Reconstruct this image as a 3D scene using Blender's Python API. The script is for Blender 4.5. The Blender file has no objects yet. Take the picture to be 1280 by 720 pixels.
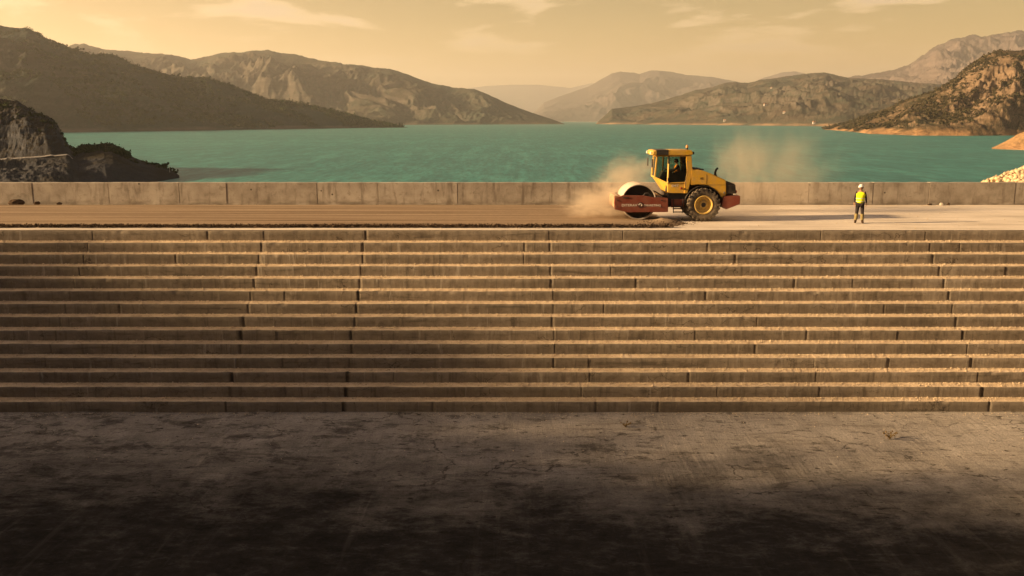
import bpy, bmesh, math, random
import numpy as np
from mathutils import Vector, Matrix

random.seed(7)
RNG = np.random.default_rng(11)
S = bpy.context.scene
COL = S.collection
R = math.radians

# ------------------------------------------------------------------ camera
F = 1138.0                      # focal length in photo pixels (1280 wide)
TH = math.atan(210 / F)         # the lens looks down by this much
CAM = Vector((0.0, -40.14, 4.81))
WATER = -12.0
CT, ST = math.cos(TH), math.sin(TH)


def ray(px, py):
    """direction of a photo pixel, scaled so that its forward (Y) part is 1"""
    a, b = (px - 640) / F, (360 - py) / F
    d = Vector((a, CT + b * ST, -ST + b * CT))
    return d / d.y


# ------------------------------------------------------------------ helpers
def tag(o, label=None, cat=None, group=None, kind=None):
    if label: o['label'] = label
    if cat: o['category'] = cat
    if group: o['group'] = group
    if kind: o['kind'] = kind
    return o


def empty(name, loc=(0, 0, 0), rz=0):
    o = bpy.data.objects.new(name, None)
    COL.objects.link(o)
    o.location = loc
    o.rotation_euler = (0, 0, rz)
    o.empty_display_size = 0.3
    return o


def link(name, me, mat=None, parent=None, smooth=False):
    o = bpy.data.objects.new(name, me)
    COL.objects.link(o)
    if mat is not None:
        for m in (mat if isinstance(mat, (list, tuple)) else [mat]):
            me.materials.append(m)
    if parent is not None: o.parent = parent
    if smooth:
        me.polygons.foreach_set('use_smooth', [True] * len(me.polygons))
    return o


def np_mesh(name, V, Fc, mat=None, parent=None, smooth=False):
    """V (n,3), Fc (m,k) of one polygon size"""
    V = np.asarray(V, np.float32); Fc = np.asarray(Fc, np.int32)
    me = bpy.data.meshes.new(name)
    me.vertices.add(len(V)); me.vertices.foreach_set('co', V.ravel())
    m, k = Fc.shape
    me.loops.add(m * k); me.loops.foreach_set('vertex_index', Fc.ravel())
    me.polygons.add(m); me.polygons.foreach_set('loop_start', np.arange(m, dtype=np.int32) * k)
    me.update(calc_edges=True); me.validate()
    return link(name, me, mat, parent, smooth)


def grid_faces(nu, nv):
    i = np.arange(nu - 1)[:, None] * nv + np.arange(nv - 1)[None, :]
    i = i.ravel()
    return np.stack([i, i + nv, i + nv + 1, i + 1], 1)


def _hash(ix, iy, seed):
    h = (ix.astype(np.int64) * 374761393 + iy.astype(np.int64) * 668265263 + seed * 974711) & 0xffffffff
    h = ((h ^ (h >> 13)) * 1274126177) & 0xffffffff
    h = ((h ^ (h >> 15)) * 2246822519) & 0xffffffff
    return ((h ^ (h >> 16)) & 0xffffff) / float(0xffffff)


def perlin(x, y, seed=0):
    x = np.asarray(x, float); y = np.asarray(y, float)
    x, y = np.broadcast_arrays(x, y)
    ix = np.floor(x); iy = np.floor(y); fx = x - ix; fy = y - iy
    u = fx ** 3 * (fx * (fx * 6 - 15) + 10); v = fy ** 3 * (fy * (fy * 6 - 15) + 10)

    def g(dx, dy):
        a = _hash(ix + dx, iy + dy, seed) * 2 * np.pi
        return np.cos(a) * (fx - dx) + np.sin(a) * (fy - dy)
    n0 = g(0, 0) * (1 - u) + g(1, 0) * u
    n1 = g(0, 1) * (1 - u) + g(1, 1) * u
    return (n0 * (1 - v) + n1 * v) * 1.5


def fbm(x, y, oct=5, seed=0, gain=.5, lac=2.03):
    s = 0; a = 1; f = 1; t = 0
    for k in range(oct):
        s = s + a * perlin(np.asarray(x) * f + 17.3 * k, np.asarray(y) * f - 9.1 * k, seed + k); t += a
        a *= gain; f *= lac
    return s / t


def ridged(x, y, oct=5, seed=0, gain=.55):
    s = 0; a = 1; f = 1; t = 0
    for k in range(oct):
        n = 1 - np.abs(perlin(np.asarray(x) * f + 31.7 * k, np.asarray(y) * f + 5.3 * k, seed + k)) * 1.6
        s = s + a * n; t += a; a *= gain; f *= 2.07
    return s / t


class MB:
    """collects shapes; build() links them as ONE mesh object"""
    def __init__(s): s.bm = bmesh.new()

    def face(s, pts):
        return s.bm.faces.new([s.bm.verts.new(p) for p in pts])

    def box(s, c, d, rot=None):
        m = Matrix.Translation(c)
        if rot is not None: m = m @ rot.to_4x4()
        vs = [s.bm.verts.new(m @ Vector((x * d[0] / 2, y * d[1] / 2, z * d[2] / 2)))
              for x in (-1, 1) for y in (-1, 1) for z in (-1, 1)]
        for f in ((0, 1, 3, 2), (4, 6, 7, 5), (0, 4, 5, 1), (2, 3, 7, 6), (0, 2, 6, 4), (1, 5, 7, 3)):
            s.bm.faces.new([vs[i] for i in f])
        return s

    def prism(s, prof, y0, y1):
        """profile in X,Z swept along Y"""
        a = [s.bm.verts.new((x, y0, z)) for x, z in prof]
        b = [s.bm.verts.new((x, y1, z)) for x, z in prof]
        n = len(prof)
        s.bm.faces.new(a); s.bm.faces.new(b[::-1])
        for i in range(n):
            s.bm.faces.new((a[i], b[i], b[(i + 1) % n], a[(i + 1) % n]))
        return s

    def bar(s, p, q, w, h=None):
        p, q = Vector(p), Vector(q); h = h or w
        d = (q - p); L = d.length
        rot = d.to_track_quat('X', 'Z').to_matrix()
        return s.box((p + q) / 2, (L, w, h), rot)

    def tube(s, pts, r, seg=10, cap=True):
        pts = [Vector(p) for p in pts]
        rs = r if isinstance(r, (list, tuple)) else [r] * len(pts)
        rings = []
        for i, p in enumerate(pts):
            d = (pts[min(i + 1, len(pts) - 1)] - pts[max(i - 1, 0)]).normalized()
            a = d.orthogonal().normalized() if i == 0 else (a - d * a.dot(d)).normalized()
            b = d.cross(a)
            rings.append([s.bm.verts.new(p + (a * math.cos(t) + b * math.sin(t)) * rs[i])
                          for t in [2 * math.pi * k / seg for k in range(seg)]])
        for A, B in zip(rings, rings[1:]):
            for k in range(seg):
                s.bm.faces.new((A[k], A[(k + 1) % seg], B[(k + 1) % seg], B[k]))
        if cap:
            s.bm.faces.new(rings[0][::-1]); s.bm.faces.new(rings[-1])
        return s

    def lathe(s, prof, cx, cz, seg=48, close=False):
        """prof: (radius, y); axis along Y through (cx, cz)"""
        rings = []
        for r, y in prof:
            if r < 1e-5:
                rings.append([s.bm.verts.new((cx, y, cz))])
            else:
                rings.append([s.bm.verts.new((cx + r * math.cos(t), y, cz + r * math.sin(t)))
                              for t in [2 * math.pi * k / seg for k in range(seg)]])
        pr = list(zip(rings, rings[1:])) + ([(rings[-1], rings[0])] if close else [])
        for A, B in pr:
            for k in range(seg):
                k2 = (k + 1) % seg
                if len(A) == 1 and len(B) == 1: continue
                if len(A) == 1: s.bm.faces.new((A[0], B[k2], B[k]))
                elif len(B) == 1: s.bm.faces.new((A[k], A[k2], B[0]))
                else: s.bm.faces.new((A[k], A[k2], B[k2], B[k]))
        return s

    def bevel(s, w=.012, seg=2, ang=30):
        s.bm.normal_update()
        es = [e for e in s.bm.edges if len(e.link_faces) == 2 and e.calc_face_angle(0) > R(ang)]
        bmesh.ops.bevel(s.bm, geom=es, offset=w, segments=seg, affect='EDGES', clamp_overlap=True)
        return s

    def build(s, name, mat, parent=None, smooth=False):
        bmesh.ops.recalc_face_normals(s.bm, faces=s.bm.faces[:])
        me = bpy.data.meshes.new(name)
        s.bm.to_mesh(me); s.bm.free()
        o = link(name, me, mat, parent)
        if smooth:
            me.polygons.foreach_set('use_smooth', [True] * len(me.polygons))
            me.set_sharp_from_angle(angle=R(smooth if smooth is not True else 35))
        return o


# ------------------------------------------------------------------ node helper
class T:
    def __init__(s, name=None, tree=None):
        if tree is None:
            s.m = bpy.data.materials.new(name); s.m.use_nodes = True; tree = s.m.node_tree
        s.t = tree; tree.nodes.clear()

    def n(s, typ, ins=None, **props):
        nd = s.t.nodes.new(typ)
        for k, v in props.items(): setattr(nd, k, v)
        for k, v in (ins or {}).items(): s.put(nd.inputs[k], v)
        return nd

    def put(s, sock, v):
        if isinstance(v, bpy.types.NodeSocket): s.t.links.new(v, sock)
        elif sock.type == 'RGBA': sock.default_value = tuple(v) + ((1,) if len(v) == 3 else ())
        else: sock.default_value = v

    def co(s, kind='Object'): return s.n('ShaderNodeTexCoord').outputs[kind]

    def map(s, v, scale=(1, 1, 1), rot=(0, 0, 0), loc=(0, 0, 0)):
        return s.n('ShaderNodeMapping', {'Vector': v, 'Scale': scale, 'Rotation': rot, 'Location': loc}).outputs[0]

    def noise(s, v, scale, detail=4, rough=.55, dist=0):
        return s.n('ShaderNodeTexNoise', {'Vector': v, 'Scale': scale, 'Detail': detail, 'Roughness': rough, 'Distortion': dist}).outputs[0]

    def ramp(s, f, stops, interp='LINEAR'):
        nd = s.n('ShaderNodeValToRGB', {'Fac': f}); cr = nd.color_ramp; cr.interpolation = interp
        while len(cr.elements) < len(stops): cr.elements.new(.5)
        for e, (p, c) in zip(cr.elements, stops):
            e.position = p
            e.color = (c, c, c, 1) if isinstance(c, (int, float)) else tuple(c) + (1,)
        return nd.outputs[0]

    def rng(s, f, a, b, c=0., d=1.):
        return s.n('ShaderNodeMapRange', {'Value': f, 'From Min': a, 'From Max': b, 'To Min': c, 'To Max': d}).outputs[0]

    def mix(s, f, a, b, mode='MIX'):
        nd = s.n('ShaderNodeMix', data_type='RGBA', blend_type=mode)
        s.put(nd.inputs[0], f); s.put(nd.inputs[6], a); s.put(nd.inputs[7], b)
        return nd.outputs[2]

    def math(s, op, a, b=0., clamp=False):
        nd = s.n('ShaderNodeMath', operation=op, use_clamp=clamp)
        s.put(nd.inputs[0], a); s.put(nd.inputs[1], b)
        return nd.outputs[0]

    def xyz(s, v): return s.n('ShaderNodeSeparateXYZ', {'Vector': v}).outputs

    def bump(s, h, strength=.3, dist=.02):
        return s.n('ShaderNodeBump', {'Height': h, 'Strength': strength, 'Distance': dist}).outputs[0]

    def out(s, col, rough=.8, normal=None, metal=0., spec=.3, **more):
        ins = {'Base Color': col, 'Roughness': rough, 'Metallic': metal, 'Specular IOR Level': spec}
        if normal is not None: ins['Normal'] = normal
        ins.update(more)
        b = s.n('ShaderNodeBsdfPrincipled', ins)
        o = s.n('ShaderNodeOutputMaterial', {'Surface': b.outputs[0]})
        s.bsdf, s.o = b, o
        return s.m


# ------------------------------------------------------------------ materials
def mat_riser():
    t = T('weathered_concrete'); c = t.co()
    big = t.noise(c, .35, 5, .6); mid = t.noise(c, 2.3, 6, .65)
    col = t.ramp(t.math('ADD', t.math('MULTIPLY', big, .55), t.math('MULTIPLY', mid, .45)),
                 [(.3, (.145, .120, .088)), (.46, (.225, .186, .138)), (.58, (.29, .243, .183)), (.72, (.40, .345, .27))])
    drip = t.noise(t.map(c, (5.5, .6, .5)), 1.0, 5, .6, .3)
    col = t.mix(t.ramp(drip, [(.54, 0), (.72, .75)]), col, (.10, .085, .065), 'MIX')
    band = t.noise(t.map(c, (.35, 1.5, 3.0), loc=(3, 0, 1)), 1.0, 5, .62, .6)
    col = t.mix(t.ramp(band, [(.58, 0), (.70, .65)]), col, (.085, .072, .055))
    wide = t.noise(t.map(c, (.42, .02, .10), loc=(9.1, 0, 0)), 1.0, 3, .5, .2)
    col = t.mix(t.ramp(wide, [(.62, 0), (.76, .3)]), col, (.09, .076, .058))
    chip = t.n('ShaderNodeTexVoronoi', {'Vector': t.map(c, (1, 1, 1)), 'Scale': 2.2}, feature='F1').outputs['Distance']
    col = t.mix(t.ramp(chip, [(.02, .8), (.07, 0)]), col, (.06, .05, .04))
    mott = t.noise(t.map(c, (1.6, 1, 2.4), loc=(7, 1, 3)), 1.6, 7, .72, .5)
    col = t.mix(t.ramp(mott, [(.53, 0), (.66, .6)]), col, (.12, .095, .065))
    col = t.mix(t.ramp(mott, [(.30, .5), (.42, 0)]), col, (.40, .335, .25))
    crack = t.n('ShaderNodeTexVoronoi', {'Vector': t.n('ShaderNodeVectorMath', {0: t.map(c, (.5, .5, 1.1)), 1: t.n('ShaderNodeTexNoise', {'Vector': c, 'Scale': 1.4, 'Detail': 5.}).outputs[1]}, operation='ADD').outputs[0], 'Scale': .9}, feature='DISTANCE_TO_EDGE').outputs['Distance']
    col = t.mix(t.math('MULTIPLY', t.ramp(crack, [(.004, .8), (.012, 0)]), t.rng(t.noise(c, .5, 3), .5, .6)), col, (.05, .04, .03))
    grain = t.noise(c, 60, 3, .7)
    col = t.mix(t.rng(grain, .3, .7, 0, .5), col, t.mix(.6, col, (.10, .08, .055)))
    lime = t.noise(t.map(c, (3.1, .5, .35), loc=(21, 0, 4)), 1.0, 6, .68, .25)
    col = t.mix(t.ramp(lime, [(.60, 0), (.70, .5)]), col, (.50, .45, .37))
    tn = t.n('ShaderNodeAttribute', attribute_name='tone').outputs['Fac']
    col = t.mix(t.math('MULTIPLY', tn, .34), col, (.09, .073, .052))
    jt = t.n('ShaderNodeAttribute', attribute_name='joint').outputs['Fac']
    col = t.mix(t.math('MULTIPLY', jt, .88), col, (.035, .027, .02))
    h = t.math('ADD', t.math('MULTIPLY', grain, .3), t.math('ADD', mid, t.math('MULTIPLY', drip, .5)))
    return t.out(col, .92, t.bump(h, .55, .04), spec=.15)


def mat_tread():
    t = T('gravelly_concrete_ledge'); c = t.co()
    g = t.n('ShaderNodeTexVoronoi', {'Vector': c, 'Scale': 22.0}, feature='F1').outputs
    n = t.noise(c, 1.2, 5, .65)
    col = t.ramp(n, [(.3, (.46, .34, .215)), (.55, (.68, .52, .335)), (.75, (.74, .60, .42))])
    col = t.mix(t.rng(t.noise(c, 35, 3, .7), .35, .7, 0, .55), col, (.24, .2, .15))
    col = t.mix(t.ramp(t.noise(c, 3.5, 4, .7), [(.62, 0), (.72, .7)]), col, (.15, .12, .09))
    return t.out(col, .95, t.bump(g['Distance'], .7, .04), spec=.1)


def mat_parapet():
    t = T('parapet_concrete'); c = t.co()
    rnd = t.n('ShaderNodeObjectInfo').outputs['Random']
    n = t.math('ADD', t.math('MULTIPLY', t.noise(c, 1.1, 6, .62), .8), t.math('MULTIPLY', rnd, .16))
    col = t.ramp(n, [(.3, (.27, .235, .19)), (.5, (.39, .345, .285)), (.68, (.48, .43, .36))])
    drip = t.noise(t.map(c, (2.6, 1, .45)), 1.0, 5, .6, .3)
    col = t.mix(t.ramp(drip, [(.53, 0), (.70, .75)]), col, (.15, .122, .092))
    mo = t.noise(c, 2.6, 7, .72, .4)
    col = t.mix(t.ramp(mo, [(.54, 0), (.66, .55)]), col, (.18, .148, .112))
    z = t.xyz(c)[2]
    foot = t.math('MULTIPLY', t.rng(z, .02, .38, 1, 0), t.rng(t.noise(t.map(c, (.8, 1, 3)), 1.3, 4), .35, .65))
    col = t.mix(foot, col, (.17, .14, .105))
    hole = t.n('ShaderNodeTexVoronoi', {'Vector': t.map(c, (1, .01, 1)), 'Scale': 1.15}, feature='F1').outputs['Distance']
    col = t.mix(t.ramp(hole, [(.05, .9), (.075, 0)]), col, (.07, .058, .045))
    board = t.noise(t.map(c, (.2, 1, 9)), 1.0, 2, .5)
    h = t.math('ADD', t.noise(c, 14, 5, .7), t.math('MULTIPLY', board, .4))
    return t.out(col, .9, t.bump(h, .4, .03), spec=.15)


def mat_deck():
    t = T('crest_concrete'); c = t.co()
    n = t.noise(t.map(c, (.35, 1, 1)), .6, 6, .62)
    col = t.ramp(n, [(.3, (.40, .345, .275)), (.5, (.54, .47, .38)), (.7, (.62, .545, .45))])
    st = t.noise(t.map(c, (.12, 2.2, 1)), 1.0, 5, .6, .3)
    col = t.mix(t.ramp(st, [(.52, 0), (.70, .55)]), col, (.28, .225, .168))
    col = t.mix(t.ramp(t.noise(c, 5, 5, .7), [(.62, 0), (.75, .6)]), col, (.22, .18, .14))
    h = t.noise(c, 25, 4, .7)
    return t.out(col, .93, t.bump(h, .35, .02), spec=.15)


def mat_dirt():
    t = T('compacted_earth'); c = t.co()
    st = t.noise(t.map(c, (.05, 2.6, 1)), 1.0, 6, .62, .15)
    col = t.ramp(st, [(.32, (.11, .072, .042)), (.47, (.21, .148, .092)), (.6, (.30, .22, .14)), (.75, (.37, .28, .185))])
    col = t.mix(t.rng(t.noise(c, 9, 5, .7), .4, .75, 0, .5), col, (.14, .095, .058))
    h = t.math('ADD', t.noise(c, 18, 5, .7), t.math('MULTIPLY', st, 2.))
    return t.out(col, .97, t.bump(h, .5, .04), spec=.08)


def mat_soil():
    t = T('loose_dark_soil'); c = t.co()
    col = t.ramp(t.noise(c, 7, 5, .7), [(.3, (.035, .024, .016)), (.55, (.085, .058, .038)), (.8, (.17, .12, .075))])
    return t.out(col, 1., t.bump(t.noise(c, 30, 4, .7), .8, .03), spec=.05)


def mat_apron():
    t = T('stained_apron_concrete'); c = t.co(); X = t.xyz(c)
    n = t.noise(c, .4, 7, .62)
    col = t.ramp(n, [(.3, (.25, .222, .19)), (.5, (.35, .312, .265)), (.7, (.43, .387, .332))])
    # sweeping marks of the finishing machines, crossing each other
    m1 = t.noise(t.map(c, (1.9, .13, 1), rot=(0, 0, R(-17))), 1.0, 7, .66, .12)
    col = t.mix(t.ramp(m1, [(.59, 0), (.65, .5)]), col, (.50, .44, .36))
    m2 = t.noise(t.map(c, (1.1, .16, 1), rot=(0, 0, R(30)), loc=(5, 2, 0)), 1.0, 9, .74, .2)
    col = t.mix(t.ramp(m2, [(.53, 0), (.68, .5)]), col, (.12, .103, .085))
    m3 = t.noise(t.map(c, (.28, 1.9, 1), loc=(1, 8, 0)), 1.0, 9, .76, .2)
    col = t.mix(t.ramp(m3, [(.54, 0), (.66, .6)]), col, (.115, .092, .07))
    # dark damp blotches, broken up across the slab
    sp = t.noise(t.map(c, (.75, 1.1, 1), loc=(2, 7, 0)), 1.0, 11, .76, .25)
    spx = t.math('ADD', sp, t.math('MULTIPLY', X[0], -.0028))
    col = t.mix(t.ramp(spx, [(.535, 0), (.585, .5), (.68, .85)]), col, (.045, .038, .030))
    fl = t.noise(t.map(c, (1.5, 3.8, 1), loc=(12, 4, 0)), 1.3, 8, .78, .2)
    col = t.mix(t.ramp(fl, [(.585, 0), (.61, .92)]), col, (.028, .021, .014))
    # bitumen stains plus shade painted into the colour, deepening downstream, ragged edge
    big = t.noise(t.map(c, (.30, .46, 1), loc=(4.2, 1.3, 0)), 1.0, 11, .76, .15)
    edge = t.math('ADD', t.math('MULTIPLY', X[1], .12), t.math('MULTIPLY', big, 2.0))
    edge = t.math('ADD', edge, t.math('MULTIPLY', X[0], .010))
    shade_stain = t.rng(edge, -1.0, -.12, 1, 0)
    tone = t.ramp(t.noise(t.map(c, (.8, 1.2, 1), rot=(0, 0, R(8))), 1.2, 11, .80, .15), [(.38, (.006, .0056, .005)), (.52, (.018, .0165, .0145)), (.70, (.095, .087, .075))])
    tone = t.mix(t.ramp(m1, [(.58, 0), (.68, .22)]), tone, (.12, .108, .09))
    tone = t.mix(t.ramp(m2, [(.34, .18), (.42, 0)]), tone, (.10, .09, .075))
    col = t.mix(t.math('MULTIPLY', shade_stain, .96), col, tone)
    gr = t.noise(c, 16, 7, .82)
    wv = t.n('ShaderNodeVectorMath', {0: t.map(c, (.16, .22, 1)), 1: t.n('ShaderNodeVectorMath', {0: t.n('ShaderNodeTexNoise', {'Vector': c, 'Scale': .9, 'Detail': 6.}).outputs[1], 'Scale': .35}, operation='SCALE').outputs[0]}, operation='ADD').outputs[0]
    ck = t.n('ShaderNodeTexVoronoi', {'Vector': wv, 'Scale': 1.0}, feature='DISTANCE_TO_EDGE').outputs['Distance']
    col = t.mix(t.math('MULTIPLY', t.ramp(ck, [(.002, .8), (.006, 0)]), t.rng(t.noise(c, .3, 3), .45, .55)), col, (.02, .016, .012))
    sco = t.noise(t.map(c, (1.1, 4.2, 1), loc=(3, 3, 0)), 1.0, 8, .80, .2)
    col = t.mix(t.ramp(sco, [(.56, 0), (.66, .5)]), col, (.04, .034, .027))
    col = t.mix(t.ramp(sco, [(.32, .16), (.42, 0)]), col, (.36, .33, .29))
    col = t.mix(t.rng(gr, .40, .66, 0, .7), col, t.mix(.7, col, (.04, .032, .024)))
    h = t.math('ADD', t.math('MULTIPLY', gr, .5), t.math('ADD', t.math('MULTIPLY', sp, -1.4), t.math('ADD', m1, m2)))
    return t.out(col, .9, t.bump(h, .8, .06), spec=.04)


def mat_water():
    t = T('teal_lake_water'); c = t.co()
    n = t.noise(t.map(c, (.0022, .010, 1)), 1.0, 5, .6, .4)
    col = t.ramp(n, [(.3, (.020, .138, .130)), (.55, (.028, .172, .158)), (.75, (.042, .212, .188))])
    w1 = t.noise(t.map(c, (.55, .075, 1), rot=(0, 0, R(4))), 1.0, 6, .74, .2)
    w2 = t.noise(t.map(c, (.05, .016, 1), rot=(0, 0, R(-3))), 1.0, 7, .70, .3)
    col = t.mix(t.rng(w1, .47, .58, 0, .8), col, (.006, .066, .068))
    col = t.mix(t.rng(w2, .46, .70, 0, .45), col, (.010, .090, .088))
    col = t.mix(t.rng(w1, .46, .36, 0, .6), col, (.05, .23, .215))
    w3 = t.noise(t.map(c, (.11, .017, 1), rot=(0, 0, R(2))), 1.0, 5, .7, .2)
    col = t.mix(t.rng(w3, .47, .62, 0, .55), col, (.010, .085, .085))
    col = t.mix(t.rng(w3, .48, .36, 0, .35), col, (.06, .25, .22))
    h = t.math('ADD', w1, t.math('MULTIPLY', w2, .6))
    return t.out(col, .38, t.bump(h, .5, .35), spec=.09, IOR=1.33)


def mat_hill(name, veg, soil, rock, s=1.0, vegmix=.5, beach=(.34, .255, .165), beach_h=7.):
    t = T(name); c = t.co(); X = t.xyz(c)
    nz = t.xyz(t.n('ShaderNodeNewGeometry').outputs['True Normal'])[2]
    big = t.noise(c, .006 * s, 6, .62, .3); mid = t.noise(c, .03 * s, 6, .66); fine = t.noise(c, .16 * s, 5, .7)
    f = t.math('ADD', t.math('MULTIPLY', big, .45), t.math('ADD', t.math('MULTIPLY', mid, .35), t.math('MULTIPLY', fine, .2)))
    sm = t.mix(t.rng(fine, .35, .7), soil, tuple(x * .6 for x in soil))
    vg = t.mix(t.rng(fine, .35, .65), veg, tuple(x * 1.7 for x in veg))
    col = t.mix(t.rng(f, .5 - .07 - (vegmix - .5) * -.2, .5 + .05 + (vegmix - .5) * .2, 1, 0), sm, vg)
    strat = t.noise(t.map(c, (.01 * s, .01 * s, .12 * s)), 1.0, 4, .6, .5)
    rk = t.mix(t.rng(strat, .35, .65), rock, tuple(x * .55 for x in rock))
    steep = t.rng(t.math('ADD', nz, t.math('MULTIPLY', mid, .25)), .92, .78)
    col = t.mix(steep, col, rk)
    lvl = t.math('ADD', X[2], t.math('MULTIPLY', t.noise(c, .02 * s, 4), -beach_h * 1.1))
    b = t.math('MULTIPLY', t.rng(lvl, WATER + beach_h * .25, WATER - beach_h * .15), t.rng(t.noise(c, .012 * s, 4), .34, .56))
    col = t.mix(b, col, t.mix(t.noise(t.map(c, (.01, .01, .6)), 1.0, 3), beach, tuple(x * .6 for x in beach)))
    return t.out(col, .95, t.bump(t.math('ADD', fine, mid), .7, 4. / s), spec=.05)


def paint(name, col, rough=.42, dust=.35, dustcol=(.34, .25, .16), metal=0., spec=.45, scale=1.):
    t = T(name); c = t.co()
    n = t.noise(c, 3.5 * scale, 6, .66)
    z = t.n('ShaderNodeNewGeometry').outputs['Normal']
    up = t.xyz(z)[2]
    f = t.math('MULTIPLY', t.rng(n, .38, .68), dust)
    f = t.math('ADD', f, t.math('MULTIPLY', t.rng(up, .5, 1.), dust * .5), True)
    cc = t.mix(t.rng(t.noise(c, 14 * scale, 4), .35, .7, 0, .25), col, tuple(x * .6 for x in col))
    cc = t.mix(f, cc, dustcol)
    rr = t.rng(n, .3, .7, rough, min(1, rough + .35))
    return t.out(cc, rr, t.bump(t.noise(c, 30 * scale, 3), .06, .01), metal, spec)


def mat_glass():
    t = T('tinted_cab_glass')
    tr = t.n('ShaderNodeBsdfTransparent', {'Color': (.80, .84, .78)})
    gl = t.n('ShaderNodeBsdfGlossy', {'Color': (.9, .9, .9), 'Roughness': .06})
    fr = t.n('ShaderNodeFresnel', {'IOR': 1.5})
    f = t.math('ADD', t.math('MULTIPLY', fr.outputs[0], .9), .03)
    mx = t.n('ShaderNodeMixShader'); t.put(mx.inputs[0], f)
    t.put(mx.inputs[1], tr.outputs[0]); t.put(mx.inputs[2], gl.outputs[0])
    t.n('ShaderNodeOutputMaterial', {'Surface': mx.outputs[0]})
    return t.m


def cloth(name, col, sc=25.):
    t = T(name); c = t.co()
    n = t.noise(c, sc, 4, .6)
    return t.out(t.mix(t.rng(n, .3, .7, 0, .4), col, tuple(x * .55 for x in col)), .85, t.bump(n, .3, .01), spec=.1)


def mat_foliage(name, a, b):
    t = T(name); c = t.co()
    return t.out(t.mix(t.rng(t.noise(c, .25, 5, .7), .35, .65), a, b), .9, spec=.08)


def mat_rock(name, a, b, sc=2.):
    t = T(name); c = t.co()
    n = t.noise(c, sc, 6, .68)
    return t.out(t.mix(t.rng(n, .35, .65), a, b), .95, t.bump(n, .5, .08), spec=.08)


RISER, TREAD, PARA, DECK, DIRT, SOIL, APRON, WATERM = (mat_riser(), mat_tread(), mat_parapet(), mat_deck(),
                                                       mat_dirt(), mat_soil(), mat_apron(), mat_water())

# ------------------------------------------------------------------ the dam
D_TOT, RUN = 6.26, 6.5
NST = 14
RH = D_TOT / NST
TW = RUN / (NST - 1)
APZ = -D_TOT
XL, XR = -52.0, 75.0
MAIN_J = [-42.0, -33.5, -26.4, -18.6, -11.0, -6.5, 1.7, 12.0, 18.35, 26.0, 35.5, 42.0]

dam = empty('stepped_dam', (0, 0, 0))
tag(dam, 'stepped brown concrete dam face of fourteen long weathered ledges below the crest road', 'dam')


def xs_with_joints(joints, step=.11):
    xs = set(np.round(np.arange(XL, XR + 1e-6, step), 3).tolist())
    for j, w in joints:
        xs = {x for x in xs if abs(x - j) > w + .02}
        xs |= {round(j - w - .012, 4), round(j - w, 4), round(j + w, 4), round(j + w + .012, 4)}
    return np.array(sorted(xs))


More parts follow.
